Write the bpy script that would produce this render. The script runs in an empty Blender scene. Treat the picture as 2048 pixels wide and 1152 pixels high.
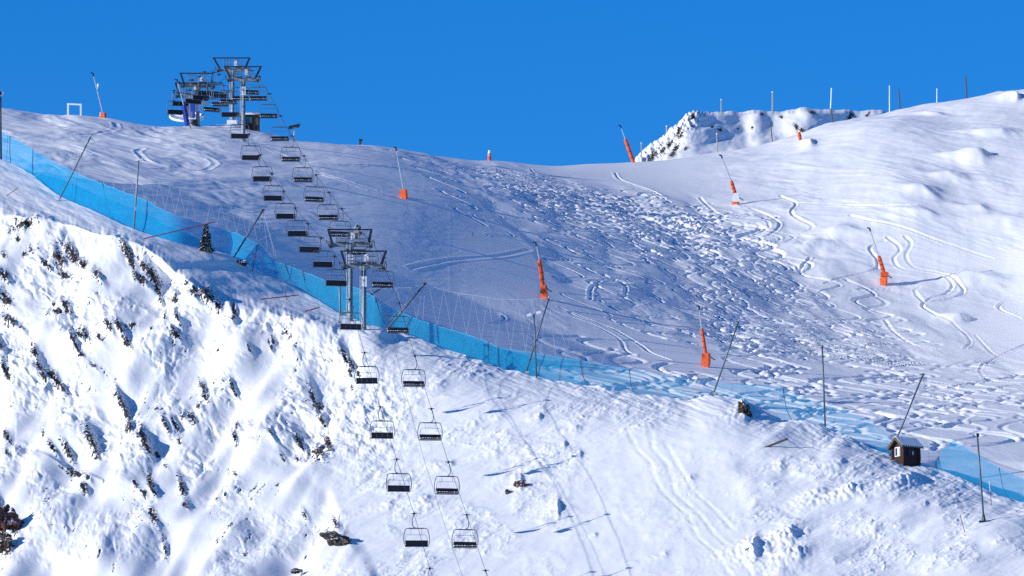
import bpy, bmesh, math, random
import numpy as np
from mathutils import Vector, Matrix

random.seed(7)
C = bpy.context.scene.collection
# ------------------------------------------------------------------ camera model (photo pixels, 2048 x 1152)
HFOV = math.radians(8.0)
F = 1024.0 / math.tan(HFOV / 2)
PITCH = math.radians(9.0)
CP, SP = math.cos(PITCH), math.sin(PITCH)

def P(u, v, d):
    """world point seen at photo pixel (u, v) at depth d metres"""
    a = (u - 1024.0) / F * d
    b = (576.0 - v) / F * d
    return Vector((a, CP * d - SP * b, SP * d + CP * b))

def px(d):
    return d / F

# sun: low, from the left and a little from the camera's side
SUN_EL = math.radians(14.8)
SUN_AZ = math.radians(20.5)          # from the -x axis towards the camera
SUN_DIR = Vector((-math.cos(SUN_AZ) * math.cos(SUN_EL), -math.sin(SUN_AZ) * math.cos(SUN_EL), math.sin(SUN_EL)))

# ------------------------------------------------------------------ numpy noise
def _hash(ix, iy, seed):
    h = (ix.astype(np.int64) * 374761393 + iy.astype(np.int64) * 668265263 + seed * 1442695041) & 0xFFFFFFFF
    h = ((h ^ (h >> 13)) * 1274126177) & 0xFFFFFFFF
    return ((h ^ (h >> 16)) & 0xFFFF).astype(np.float32) * np.float32(2 * math.pi / 65536.0)

def pn(x, y, seed=0):
    x = np.asarray(x, np.float32); y = np.asarray(y, np.float32)
    xi = np.floor(x); yi = np.floor(y)
    fx = x - xi; fy = y - yi
    xi = xi.astype(np.int32); yi = yi.astype(np.int32)
    sx = fx * fx * fx * (fx * (fx * 6 - 15) + 10)
    sy = fy * fy * fy * (fy * (fy * 6 - 15) + 10)
    def g(ox, oy):
        a = _hash(xi + ox, yi + oy, seed)
        return np.cos(a) * (fx - ox) + np.sin(a) * (fy - oy)
    a = g(0, 0); b = g(1, 0); c = g(0, 1); d = g(1, 1)
    return ((a + (b - a) * sx) * (1 - sy) + (c + (d - c) * sx) * sy) * 1.5

def fbm(x, y, octv=4, gain=0.5, seed=0, lac=2.03):
    s = 0; a = 1.0
    for k in range(octv):
        s = s + a * pn(x, y, seed + 17 * k)
        x = x * lac + 3.7; y = y * lac - 1.9; a *= gain
    return s

def sst(e0, e1, x):
    t = np.clip((x - e0) / (e1 - e0), 0, 1)
    return t * t * (3 - 2 * t)

def curve(pts):
    xs = np.array([p[0] for p in pts], float); ys = np.array([p[1] for p in pts], float)
    # monotone-ish cubic through the points
    m = np.gradient(ys, xs)
    def f(x):
        x = np.asarray(x, float)
        i = np.clip(np.searchsorted(xs, x) - 1, 0, len(xs) - 2)
        h = xs[i + 1] - xs[i]
        t = (x - xs[i]) / h
        t = np.clip(t, 0, 1)
        h00 = 2 * t**3 - 3 * t**2 + 1; h10 = t**3 - 2 * t**2 + t
        h01 = -2 * t**3 + 3 * t**2; h11 = t**3 - t**2
        return h00 * ys[i] + h10 * h * m[i] + h01 * ys[i + 1] + h11 * h * m[i + 1]
    return f

# ------------------------------------------------------------------ in-frame outlines measured on the photograph
CREST = curve([(-700, 760), (-300, 470), (-90, 320), (0, 318), (60, 347), (115, 388), (200, 428), (270, 458), (330, 478), (400, 497), (470, 515),  # unseen crest left of the frame is made to drop, keeping its shadow out
               (500, 535), (560, 562), (600, 582), (640, 603), (690, 632), (740, 650), (780, 659), (830, 674), (900, 700),
               (1000, 735), (1100, 758), (1150, 767), (1250, 785), (1330, 794), (1380, 798), (1410, 792), (1440, 789),
               (1470, 799), (1490, 808), (1520, 820), (1560, 835), (1600, 848), (1650, 857), (1700, 880), (1760, 903),
               (1790, 914), (1820, 926), (1850, 930), (1900, 945), (1960, 970), (2000, 988), (2048, 1007), (2400, 1130), (2750, 1240)])
SKYL = curve([(-700, 420), (-300, 290), (-80, 222), (0, 217), (60, 222), (130, 229), (200, 235), (260, 243), (340, 250), (380, 250), (440, 246),  # unseen left end invented to fall away, so it shades less of the piste
              (480, 245), (520, 260), (560, 272), (600, 283), (640, 286), (720, 292), (800, 299), (880, 311), (950, 319),
              (1000, 322), (1060, 329), (1110, 332), (1180, 328), (1240, 326), (1270, 324), (1330, 321), (1390, 313), (1430, 307),
              (1500, 298), (1560, 286), (1600, 275), (1640, 262), (1700, 246), (1760, 230), (1800, 219), (1860, 208),
              (1930, 199), (1975, 190), (2010, 182), (2048, 178), (2400, 120), (2750, 90)])
EDGE = curve([(-700, 860), (-300, 560), (-90, 425), (0, 425), (60, 438), (120, 446), (200, 468), (270, 485), (350, 540), (430, 597), (480, 606),
              (560, 628), (640, 646), (700, 652), (745, 652), (800, 645), (900, 680), (1400, 760), (2750, 1150)])

# ------------------------------------------------------------------ terrain sheet
cols = np.unique(np.concatenate([np.linspace(-700, -50, 55), np.arange(-50, 2098, 1.65), np.linspace(2098, 2750, 55)]))
NU = len(cols)
PXM = 0.0455
vc = CREST(cols); vs = SKYL(cols)
# small natural irregularity of the two outlines
vc_s = vc.copy(); vs_s = vs.copy()

# ---- near ridge -----------------------------------------------------------
NF = 560
VB = 1215.0
sF = np.linspace(0, 1, NF) ** 1.06
U = np.broadcast_to(cols[None, :], (NF, NU)).astype(np.float64)
vbot = np.maximum(VB, vc + 60)
V = vc[None, :] + sF[:, None] * (vbot - vc)[None, :]

def spur1(v):
    return np.interp(v, [400, 600, 680, 760, 850, 920, 1000, 1080, 1160, 1300], [760, 722, 704, 712, 668, 640, 655, 705, 760, 830])

def weights(U, V):
    wob = 8 * fbm(U / 70, V / 70, 2, 0.5, 21)
    wL = 1 - sst(-16, 16, U - spur1(V) + wob)
    # second spur, its bright left-hand face
    sp2r = np.interp(V, [780, 830, 900, 960, 1040, 1100, 1160, 1300], [1452, 1500, 1480, 1475, 1500, 1490, 1510, 1540])
    sp2l = np.interp(V, [780, 830, 880, 960, 1040, 1160, 1300], [1400, 1320, 1240, 1180, 1080, 960, 900])
    wS = sst(-90, 90, U - sp2l + wob) * (1 - sst(-30, 30, U - sp2r + wob))
    wR = sst(-30, 30, U - sp2r + wob)
    wM = np.clip(1 - wL - wS - wR, 0, 1)
    shelf = sst(-420, -300, U) * (1 - sst(-12, 12, V - EDGE(U) + 7 * fbm(U / 45, V / 45, 3, 0.5, 31))) * (1 - sst(700, 780, U))
    return wL, wS, wR, wM, shelf
def tilt(U, V):
    wL, wS, wR, wM, shelf = weights(U, V)
    T = wL * -0.47 + wM * -0.36 + wS * -0.50 + wR * -0.34
    T = np.where(U < -90, T * 0 - 0.8, T)
    return T * (1 - shelf) + shelf * (0.25 + 1.15 * sst(120, 470, U) - SHK / PXM * np.gradient(EDGE(cols), cols)[None, :] * (1 - sst(700, 780, U)))
SHK = 0.28
vg = np.arange(240.0, 1420.0, 3.0)
UG, VG = np.meshgrid(cols, vg)
du = np.gradient(cols)
IG = np.cumsum(tilt(UG, VG) * du[None, :] * PXM, axis=1)
j0 = int(np.searchsorted(cols, 0))
IG = IG - IG[:, j0:j0 + 1]
for _ in range(3):
    IG[1:-1] = 0.25 * IG[:-2] + 0.5 * IG[1:-1] + 0.25 * IG[2:]
I = np.stack([np.interp(V[:, k], vg, IG[:, k]) for k in range(NU)], 1)
wL, wS, wR, wM, shelf = weights(U, V)
Dref = 684.0 - 0.085 * (V - 655) - 0.000030 * np.clip(V - 655, 0, None) ** 2
D = Dref + I
sh = np.clip(EDGE(np.maximum(U, -300)) - V, 0, None) * sst(-420, -300, U) * (1 - sst(760, 800, U))
D = D + SHK * sh
D = D + wL * (1 - shelf) * 1.7 * fbm(U / 170, V / 130, 2, 0.5, 41) * sst(-60, 60, U)
roll = np.clip(1 - (V - vc[None, :]) / np.minimum(120.0, 0.55 * (VB - vc))[None, :], 0, 1) * sst(690, 800, U)
D = D + roll ** 3 * 6.5
Dc = D[0].copy()
for _ in range(60): Dc[1:-1] = 0.25 * Dc[:-2] + 0.5 * Dc[1:-1] + 0.25 * Dc[2:]

# smooth the depth along the columns direction a little (kills row-integration streaks)
for _ in range(2):
    D[1:-1] = 0.25 * D[:-2] + 0.5 * D[1:-1] + 0.25 * D[2:]

# ---- crags: (u, v, length, width, relief, angle deg of long axis below the horizontal) on the near face
CRAGS = [(49,453,46,13,.5,-10),(36,478,9,8,.4,60),(8,509,15,8,.5,70),(49,507,8,8,.3,50),(63,501,12,8,.4,50),(114,507,22,18,.7,60),
 (119,532,22,16,.7,30),(140,500,40,18,1.0,50),(162,522,22,14,.8,50),(87,522,14,9,.5,30),(7,550,16,14,.8,50),(7,592,26,16,.9,50),
 (198,555,24,12,1.0,60),(256,506,28,12,.8,65),(262,524,16,8,.5,60),(285,530,16,10,.5,60),(300,542,32,16,.9,60),(277,552,22,16,.7,40),
 (307,565,26,8,.7,70),(313,588,16,6,.5,80),(345,591,22,12,.8,60),(373,565,12,8,.4,60),(391,591,24,12,.7,70),(415,595,36,24,1.0,60),
 (437,611,14,10,.5,70),(467,618,26,6,.8,80),(468,641,14,6,.5,80),(105,601,14,9,.5,60),(96,629,9,6,.4,60),(115,626,20,13,.6,20),
 (135,618,24,9,.7,60),(20,641,28,16,.9,40),(42,655,9,7,.4,60),(162,674,24,11,.9,60),(175,674,32,8,.9,62),(153,694,44,8,1.4,65),(167,717,14,8,.6,50),
 (221,657,28,9,.9,65),(241,657,30,10,.9,60),(254,684,34,9,.9,60),(264,654,18,9,.5,-20),(203,684,16,6,.5,60),(330,634,16,6,.8,70),
 (361,647,20,7,1.0,65),(356,676,18,12,.7,50),(303,659,8,6,.3,60),(3,697,20,10,.8,60),(69,704,20,10,.7,65),(79,737,36,9,1.0,68),
 (100,743,20,13,.7,40),(112,760,34,11,.9,58),(125,776,16,7,.5,55),(12,743,34,10,.9,65),(190,737,10,6,.4,50),(402,770,28,8,1.0,70),
 (409,793,18,9,.7,55),(465,776,22,5,.7,75),(243,808,50,11,2.6,66),(258,855,30,14,1.4,60),(181,878,48,12,2.0,68),(190,912,12,8,.5,50),
 (137,905,28,9,.9,65),(111,906,24,8,.8,55),(151,945,34,14,.8,15),(172,984,18,13,.9,60),(179,961,14,8,.8,60),(12,870,30,9,.9,62),
 (86,864,20,5,.6,80),(16,910,14,8,.5,60),(294,888,40,12,1.3,75),(297,905,16,9,.4,60),(313,908,11,9,.5,30),(334,855,24,6,.7,65),
 (352,852,24,6,.7,65),(357,880,12,6,.5,60),(366,833,13,8,.6,60),(383,834,22,9,.9,65),(397,813,14,8,.7,60),(404,768,16,6,.6,80),
 (301,964,34,11,1.2,72),(308,985,14,11,.6,60),(289,990,14,7,.5,60),(362,972,38,9,1.2,72),(371,1010,9,7,.4,60),(311,1040,32,10,1.0,70),
 (329,1098,28,5,.7,85),(274,975,14,6,.5,75),(468,872,24,7,.8,75),(473,850,14,6,.6,75),(468,943,12,6,.4,60),(615,776,38,7,1.0,78),(627,794,18,16,.6,50),
 (633,822,20,8,1.0,60),(591,870,24,9,1.2,68),(633,900,34,28,.9,55),(654,884,34,13,.8,70),(605,1021,13,6,.5,65),(432,993,14,5,.5,70),
 (668,1042,22,7,.6,65),(7,1030,44,10,1.4,70),(14,1048,40,28,1.6,50),(7,1091,36,22,.8,60),(22,1100,18,10,.5,-40),(685,705,24,8,.7,65),(695,717,26,9,.7,60),
 (693,733,24,6,.6,65),(712,737,16,7,.5,65),(710,751,12,7,.5,65),(696,762,14,4,.4,70),(540,690,18,5,.4,70),(545,870,12,5,.4,70),(560,905,10,5,.4,60),
 (330,930,10,5,.4,60),(545,680,14,6,.6,70),(500,700,10,5,.5,70),(450,990,9,4,.4,70),(585,900,12,5,.5,70),(440,1092,9,5,.4,60),(590,1143,16,7,.6,-20)]

rock = np.zeros_like(D)
for n, (cu, cv, ln, wd, A, ang) in enumerate(CRAGS):
    jl, jr = np.searchsorted(cols, [cu - 150, cu + 60])
    jc = min(max(int(np.searchsorted(cols, cu)), 0), NU - 1)
    vv = V[:, jc]
    r0, r1 = np.searchsorted(vv, [cv - ln * 1.6 - 20, cv + ln * 1.6 + 20])
    if r1 <= r0: continue
    du_ = U[r0:r1, jl:jr] - cu; dv_ = V[r0:r1, jl:jr] - cv
    ca, sa = math.cos(math.radians(ang)), math.sin(math.radians(ang))
    a = du_ * ca + dv_ * sa; b = -du_ * sa + dv_ * ca
    # relief: long rise on the left, sharp drop on the right
    along = np.exp(-(a / (0.75 * ln)) ** 2)
    q = du_ - dv_ * (ca / max(sa, 0.35)) * (0.9 if ang > 0 else 0)
    wl = 10 + ln * 0.8; wr = 4 + wd * 0.35
    saw = np.where(q < 0, np.exp(q / wl), np.exp(-(q / wr) ** 2))
    av = np.exp(-(dv_ / (0.62 * ln + 4)) ** 2)
    D[r0:r1, jl:jr] -= A * 0.85 * saw * av
    m = 0.92 * np.exp(-((a / (0.64 * ln)) ** 2 + (b / (0.60 * wd)) ** 2))
    rock[r0:r1, jl:jr] = np.maximum(rock[r0:r1, jl:jr], m)

def world(U, V, D):
    a = (U - 1024.0) / F * D; b = (576.0 - V) / F * D
    return np.stack([a, CP * D - SP * b, SP * D + CP * b], -1)

W0 = world(U, V, D)
X, Y, Z = W0[..., 0], W0[..., 1], W0[..., 2]
# image-plane metric coordinates (metres) carried on the face itself
A_ = (U - 1024) * PXM; B_ = -(V - 576) * PXM
# face displacement (metres along a fixed outward direction)
def rot(ang):
    c, s = math.cos(math.radians(ang)), math.sin(math.radians(ang))
    return A_ * c + B_ * s, -A_ * s + B_ * c
h = np.zeros_like(D)
ins = 1 - shelf
# bright craggy face: gullies that run down to the left
g1, g2 = rot(56)
ridg = 1 - np.abs(fbm(g1 / 6.0 + 0.35 * pn(A_ / 3, B_ / 3, 3), g2 / 3.2 + 0.35 * pn(A_ / 3.5, B_ / 3.5, 4), 3, 0.45, 51))
lump = 1.5 * np.abs(fbm(A_ / 2.3 + 0.3 * pn(A_, B_, 62), B_ / 2.1, 3, 0.5, 61)) - 0.5 + 0.32 * fbm(A_ / 0.65, B_ / 0.6, 3, 0.58, 64)
big = fbm(g1 / 11.0, g2 / 5.5, 2, 0.5, 71)
rough = (0.10 + 0.90 * sst(-0.05, 0.55, fbm(A_ / 5.5, B_ / 5.0, 2, 0.5, 81) + 0.15)) * (1 - 0.62 * sst(880, 1010, V))
gully = sst(440, 520, U) * (1 - sst(520, 640, U)) * sst(640, 760, V) * 0.35
h += wL * ins * rough * (1 - gully) * (0.45 * (ridg - 0.6) + 0.33 * lump) + wL * ins * (1.15 * big + 0.26 * fbm(g1 / 14.0, g2 / 2.4, 2, 0.4, 77))
# terraces below the rim of the bright face
rimd = (V - EDGE(U))
rim = np.exp(-((rimd - 14) / 26.0) ** 2) * wL
h += rim * 0.20 * fbm(A_ / 1.3, B_ / 2.2, 3, 0.55, 91)
# middle + right faces: wind-packed streaks that climb to the right
s1, s2 = rot(22)
stk = fbm(s1 / 2.6 + 0.4 * pn(A_ / 3, B_ / 3, 8), s2 / 0.62, 4, 0.55, 101)
stk2 = fbm(s1 / 6.5, s2 / 1.7, 3, 0.5, 111)
clod = fbm(s1 / 1.0, s2 / 0.55, 3, 0.55, 121)
patch = sst(-0.2, 0.45, fbm(A_ / 6, B_ / 3.2, 3, 0.5, 131))
wMR = np.clip(wM + wR + 0.35 * wS, 0, 1)
h += wMR * (0.03 * stk + 0.075 * patch * (1 - np.abs(fbm(s1 / 1.9 + 0.3 * pn(A_ / 2, B_ / 2, 9), s2 / 0.5, 3, 0.5, 103))) + 0.15 * stk2 * (0.35 + 0.65 * patch) + 0.07 * patch * np.clip(clod + 0.1, 0, None))
blk = np.exp(-((U - 735) / 75) ** 2 - ((V - 830) / 95) ** 2)
h += blk * 0.22 * fbm(A_ / 1.0, B_ / 0.85, 4, 0.55, 141)
blk2 = np.exp(-((U - 1560) / 60) ** 2 - ((V - 1110) / 40) ** 2) + np.exp(-((U - 1080) / 90) ** 2 - ((V - 940) / 50) ** 2) * 0.5
h += blk2 * 0.2 * fbm(A_ / 1.5, B_ / 1.2, 3, 0.5, 143)
h += wR * 0.40 * fbm(s1 / 9.0, s2 / 3.2, 2, 0.5, 151)
h += wS * 0.05 * fbm(A_ / 3, B_ / 3, 3, 0.5, 155)
# sastrugi on the shaded shelf, running down to the right
t1, t2 = rot(-20)
h += shelf * (0.09 * fbm(t1 / 3.4, t2 / 0.75, 4, 0.55, 161) + 0.12 * fbm(t1 / 7, t2 / 1.6, 2, 0.5, 171))
crestw = np.exp(-(V - vc[None, :]) / 30.0) * (U > 700)
h += crestw * 0.14 * fbm(t1 / 2.4, t2 / 0.5, 3, 0.55, 181)
# snow-covered rubble specks
spk = np.clip(fbm(A_ / 0.55, B_ / 0.5, 2, 0.5, 191) - 0.55, 0, None)
h += (0.12 * wMR * patch + 0.35 * wL * ins * rough) * spk

# bumps with a shadow to the right of them, as on the lower right of the photo
for (cu, cv, wd_, ht, A) in [(1215,1003,16,9,.0),(560,0,1,1,0),(1820,960,60,14,.8),(1700,985,70,12,.9),(1850,1010,22,6,.35),(1580,1075,60,14,1.0),(1600,1110,60,12,.8),
        (1380,960,40,10,.3),(1160,912,18,8,.35),(1130,890,12,7,.35),(1040,962,24,22,.45),(1117,1018,14,14,.7),(1510,1098,26,22,.9),(1190,1070,16,5,.25),
        (1560,930,40,12,.4),(1680,930,40,10,.4),(1300,850,60,9,.3),(1000,830,50,8,.25),(1080,835,12,6,.4),(950,850,40,10,.25),(880,770,60,10,.25),(1150,860,40,8,.3),
        (1490,822,22,20,.8),(1640,985,40,9,.4),(1750,1060,40,8,.3),(1330,1110,30,8,.25),(990,905,40,9,.3),(900,930,36,8,.3),(850,1000,40,9,.35),(780,1010,30,9,.35)]:
    if A == 0: continue
    q = U - cu; p = V - cv + 0.25 * q
    saw = np.where(q < 0, np.exp(q / (wd_ * 1.1)), np.exp(-(q / (wd_ * 0.28)) ** 2))
    h += A * 0.6 * saw * np.exp(-(p / ht) ** 2) * (1 + 0.35 * pn(U / 9, V / 7, 7))
# old snowcat ruts on the spur face
for pts in ([(1255,860),(1275,900),(1300,925),(1313,965),(1330,990),(1375,1030),(1395,1075),(1430,1105),(1460,1152),(1470,1200)],
            [(1300,855),(1305,895),(1335,930),(1350,985),(1400,1030),(1430,1070),(1475,1110),(1505,1152),(1520,1200)],
            [(1330,885),(1355,930),(1385,980),(1430,1020),(1470,1065)]):
    pv = np.array([p[1] for p in pts], float); pu = np.array([p[0] for p in pts], float)
    q = (U - np.interp(V, pv, pu)) / 5.0
    inside = sst(pv[0] - 12, pv[0] + 12, V) * (1 - sst(pv[-1] - 12, pv[-1] + 12, V))
    h += inside * (-0.035 * np.exp(-q ** 2) + 0.010 * np.exp(-((np.abs(q) - 2) / 0.9) ** 2)) * (0.7 + 0.5 * pn(U / 12, V / 12, 5))
# thin broken ledges between the crags, clustered
cl = sst(0.05, 0.55, fbm(A_ / 4.5 + 5, B_ / 4.0, 3, 0.5, 211)) * wL * ins
led = np.clip(fbm(g1 / 1.1, g2 / 0.33, 3, 0.6, 221) - 0.45, 0, 1) * 1.6
rock = np.maximum(rock, np.clip(cl * led, 0, 0.62))
# crisp rock relief where the crags are bare
h += rock * (0.30 * fbm(A_ / 0.7, B_ / 0.9, 3, 0.6, 201) - 0.05)

out_dir = np.stack([-0.22 - 0.25 * wL, -0.50 + 0 * D, 0.80 + 0 * D], -1)
out_dir /= np.linalg.norm(out_dir, axis=-1, keepdims=True)
WF = W0 + h[..., None] * out_dir
rockF = rock
# ---- piste behind the ridge ------------------------------------------------
NP = 860
MARG = np.interp(cols, [0, 900, 1080, 1330, 1480, 1800, 1880, 2048], [16, 18, 60, 62, 44, 44, 64, 80])
vb2 = vc + MARG
sP = np.linspace(1, 0, NP)
sP = np.sign(sP) * np.abs(sP) ** 1.0
U2 = np.broadcast_to(cols[None, :], (NP, NU)).astype(np.float64)
V2 = vs[None, :] + sP[:, None] * (vb2 - vs)[None, :]
PC = [(-700,420,800),(-700,800,760),(-300,290,835),(0,217,862),(0,280,790),(100,300,776),(200,235,850),(400,248,832),(500,250,822),(640,286,855),(800,298,920),(980,319,1040),
      (1100,332,1105),(1260,325,1140),(1430,307,1085),(1600,274,1010),(1760,230,962),(1900,203,925),(2048,178,900),(2400,120,850),(2750,90,820),
      (250,300,772),(250,380,752),(250,440,742),(400,350,768),(400,440,742),(500,330,784),(500,400,762),(500,500,728),(600,560,712),(700,460,756),
      (700,560,722),(700,650,696),(800,400,804),(800,500,762),(800,600,722),(900,500,792),(900,600,745),(900,700,690),(1000,400,925),(1000,500,815),(1000,600,750),(1000,690,700),
      (1100,400,960),(1100,500,835),(1100,600,764),(1100,740,690),(1250,400,1000),(1250,500,860),(1250,600,787),(1250,700,720),(1250,760,690),
      (1470,400,968),(1470,500,880),(1470,600,800),(1470,700,732),(1470,790,682),(1600,360,915),(1600,320,948),(1650,500,850),(1650,600,788),(1650,700,727),(1765,400,850),(1765,300,890),(1765,500,795),(1765,600,758),(1765,700,712),
      (1765,850,662),(1900,300,830),(2048,300,800),(2048,400,770),(2048,500,745),(2048,600,722),(2048,750,682),(2048,900,655),(2048,1010,642),
      (2400,400,735),(2400,800,660),(2750,500,700),(2750,1100,620)]
pc = np.array(PC, float)
def tps(r):
    return np.where(r > 1e-9, r * r * np.log(r + 1e-9), 0)
def rbf_fit(pc, val, lam):
    xy = pc[:, :2] / 400.0
    n = len(xy)
    K = tps(np.linalg.norm(xy[:, None] - xy[None], axis=-1)) + lam * np.eye(n)
    Pm = np.concatenate([np.ones((n, 1)), xy], 1)
    M = np.block([[K, Pm], [Pm.T, np.zeros((3, 3))]])
    s = np.linalg.solve(M, np.concatenate([val, np.zeros(3)]))
    def ev(u, v):
        q = np.stack([u, v], -1) / 400.0
        o = s[n] + s[n + 1] * q[..., 0] + s[n + 2] * q[..., 1]
        for k in range(n):
            o = o + s[k] * tps(np.hypot(q[..., 0] - xy[k, 0], q[..., 1] - xy[k, 1]))
        return o
    return ev
ev = rbf_fit(pc, 1000.0 / pc[:, 2], 0.02)
# evaluate on a coarse grid, then let the slope relax towards the wanted tilt against the sun
gu = np.linspace(-720, 2780, 176); gv = np.linspace(20, 1328, 110)
GU, GV = np.meshgrid(gu, gv)
L0 = np.log(1000.0 / ev(GU, GV))
TU = [-720, 0, 200, 400, 600, 800, 1000, 1150, 1300, 1450, 1600, 1750, 1900, 2048, 2780]
TV = [200, 230, 290, 340, 400, 470, 550, 630, 700, 780, 870, 1100]
TT = np.array([
 [.30,.30,.28,.26,.26,.28,.30,.30,.35,.40,.46,.54,.52,.50,.50],
 [.30,.30,.28,.26,.26,.28,.30,.30,.35,.40,.45,.50,.45,.42,.42],
 [.27,.27,.27,.23,.20,.26,.30,.34,.38,.40,.48,.58,.50,.48,.48],
 [.24,.24,.21,.15,.07,.06,.13,.28,.36,.40,.45,.60,.44,.46,.46],
 [.21,.20,.17,.13,.09,.07,.05,.10,.22,.36,.42,.58,.44,.46,.46],
 [.19,.18,.15,.12,.09,.06,.05,.05,.09,.20,.36,.48,.44,.45,.45],
 [.12,.11,.11,.09,.07,.05,.05,.05,.07,.08,.16,.30,.36,.38,.38],
 [.12,.12,.12,.10,.08,.10,.15,.10,.07,.06,.10,.18,.28,.34,.34],
 [.2,.2,.2,.2,.2,.2,.25,.22,.21,.20,.20,.24,.29,.32,.32],
 [.28,.28,.28,.28,.28,.28,.28,.28,.28,.28,.28,.28,.31,.33,.33],
 [.32]*15, [.32]*15])
def tgt(u, v):
    r = np.array([np.interp(gu, TU, row) for row in TT])
    return np.array([np.interp(gv, TV, r[:, k]) for k in range(len(gu))]).T
TGT = tgt(GU, GV)
ELV = math.tan(PITCH) + (576 - GV) / F * 1.02
inside = ((GV > SKYL(GU) - 14) & (GV < CREST(GU) + 20) & (GU > -60) & (GU < 2110)).astype(float)
hu = gu[1] - gu[0]; hv = gv[1] - gv[0]
def Du(x): o = np.zeros_like(x); o[:, 1:-1] = (x[:, 2:] - x[:, :-2]) / (2 * hu); return o
def DuT(y):
    o = np.zeros_like(y); o[:, 2:] += y[:, 1:-1] / (2 * hu); o[:, :-2] -= y[:, 1:-1] / (2 * hu); return o
def Dv(x): o = np.zeros_like(x); o[1:-1] = (x[2:] - x[:-2]) / (2 * hv); return o
def DvT(y):
    o = np.zeros_like(y); o[2:] += y[1:-1] / (2 * hv); o[:-2] -= y[1:-1] / (2 * hv); return o
def Lp(x):
    o = np.zeros_like(x)
    o[1:-1, 1:-1] = (x[1:-1, 2:] + x[1:-1, :-2] - 2 * x[1:-1, 1:-1]) / hu + (x[2:, 1:-1] + x[:-2, 1:-1] - 2 * x[1:-1, 1:-1]) / hv * 1.0
    return o
def LpT(y):
    y = y.copy(); y[0] = y[-1] = 0; y[:, 0] = y[:, -1] = 0
    o = -2 * y / hu - 2 * y / hv
    o[:, 1:] += y[:, :-1] / hu; o[:, :-1] += y[:, 1:] / hu; o[1:] += y[:-1] / hv; o[:-1] += y[1:] / hv
    return o
Lc = L0.copy()
LAM = np.where(inside > 0, 3.0, 9.0); MU = 0.30
for it in range(4):
    Lv = np.minimum(Dv(Lc), -2.0e-4)
    g_ = np.clip(ELV - 1 / (F * Lv), 0.19, 0.55)
    zx = TGT * 0
    for _k in range(3):
        nn = np.sqrt(1 + zx ** 2 + g_ ** 2)
        zx = (TGT * nn - SUN_DIR.z + SUN_DIR.y * g_) / (-SUN_DIR.x)
    def Aop(x): return inside * F * (Du(x) - zx * Dv(x)), LAM * x, MU * F * Lp(x)
    def ATop(r): return DuT(inside * F * r[0]) - DvT(inside * F * zx * r[0]) + LAM * r[1] + MU * F * LpT(r[2])
    Lp0 = Lp(L0)
    b_ = LAM * LAM * L0
    x = Lc.copy()
    r_ = b_ - ATop(Aop(x)); p_ = r_.copy(); rs = (r_ * r_).sum()
    for _k in range(500):
        Ap = ATop(Aop(p_)); al = rs / (p_ * Ap).sum()
        x += al * p_; r_ -= al * Ap; rn = (r_ * r_).sum()
        if rn < 1e-8: break
        p_ = r_ + rn / rs * p_; rs = rn
    Lc = x
GG = 1000.0 / np.exp(Lc)
def bil(G, u, v):
    """cubic B-spline lookup (smooth in light and shade)"""
    x = np.clip((u - gu[0]) / (gu[1] - gu[0]), 1, len(gu) - 3.001); y = np.clip((v - gv[0]) / (gv[1] - gv[0]), 1, len(gv) - 3.001)
    xi = x.astype(int); yi = y.astype(int); fx = x - xi; fy = y - yi
    def wts(t):
        return [(1 - t) ** 3 / 6, (3 * t ** 3 - 6 * t ** 2 + 4) / 6, (-3 * t ** 3 + 3 * t ** 2 + 3 * t + 1) / 6, t ** 3 / 6]
    wx = wts(fx); wy = wts(fy); o = 0
    for a in range(4):
        for b_ in range(4):
            o = o + wy[a] * wx[b_] * G[yi + a - 1, xi + b_ - 1]
    return o
D2 = 1000.0 / bil(GG, U2, V2)
# the roll-over of the ground at the skyline
rollS = np.clip(1 - (V2 - vs_s[None, :]) / 16.0, 0, 1)
D2 = D2 + 10.0 * rollS ** 2
# never nearer than the back of the ridge
floor_ = Dc[None, :] + (2.5 + 0.14 * MARG)[None, :] + 0.10 * (vb2[None, :] - V2)
over = np.maximum(D2, floor_)
D2 = over
for _ in range(6):
    D2[1:-1] = np.maximum(0.25 * D2[:-2] + 0.5 * D2[1:-1] + 0.25 * D2[2:], 0)
    D2[:, 1:-1] = 0.25 * D2[:, :-2] + 0.5 * D2[:, 1:-1] + 0.25 * D2[:, 2:]
D2 = np.maximum.accumulate(D2, axis=0)          # farther the higher it is seen
W2 = world(U2, V2, D2)
X2, Y2 = W2[..., 0].astype(np.float32), D2.astype(np.float32)

h2 = np.zeros_like(D2)
uu, vv = U2, V2
# --- wind ripples of the shaded left half
def rot2(ang):
    c, s = math.cos(math.radians(ang)), math.sin(math.radians(ang))
    return X2 * c + Y2 * s, -X2 * s + Y2 * c
left = 1 - sst(820, 1050, uu)
r1, r2 = rot2(-62)
streak_amp = 0.10 + 0.90 * (1 - sst(420, 760, uu))
la = ((uu - 1024) * 0.985 + (vv - 576) * 0.17) * (D2 / 800.0); lb = (-(uu - 1024) * 0.17 + (vv - 576) * 0.985) * (D2 / 800.0)
la = la + 30 * pn(la / 130, lb / 40, 299); lb = lb + 7 * pn(la / 110, lb / 45, 300)
h2 += left * streak_amp * (0.34 * fbm(la / 190, lb / 26, 4, 0.5, 301) + 0.035 * fbm(la / 70, lb / 8, 3, 0.5, 311))
h2 += left * 0.5 * fbm(X2 / 26, Y2 / 60, 2, 0.5, 321)
h2 += left * 0.015 * fbm(la / 30, lb / 7, 3, 0.5, 325)
# --- right hill: broad dunes and small hollows
right = sst(1300, 1560, uu) * (1 - sst(560, 700, vv))
h2 += right * (0.42 * fbm(X2 / 13, Y2 / 40, 3, 0.42, 331) + 0.05 * fbm(X2 / 3.0, Y2 / 9, 3, 0.5, 341))
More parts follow.
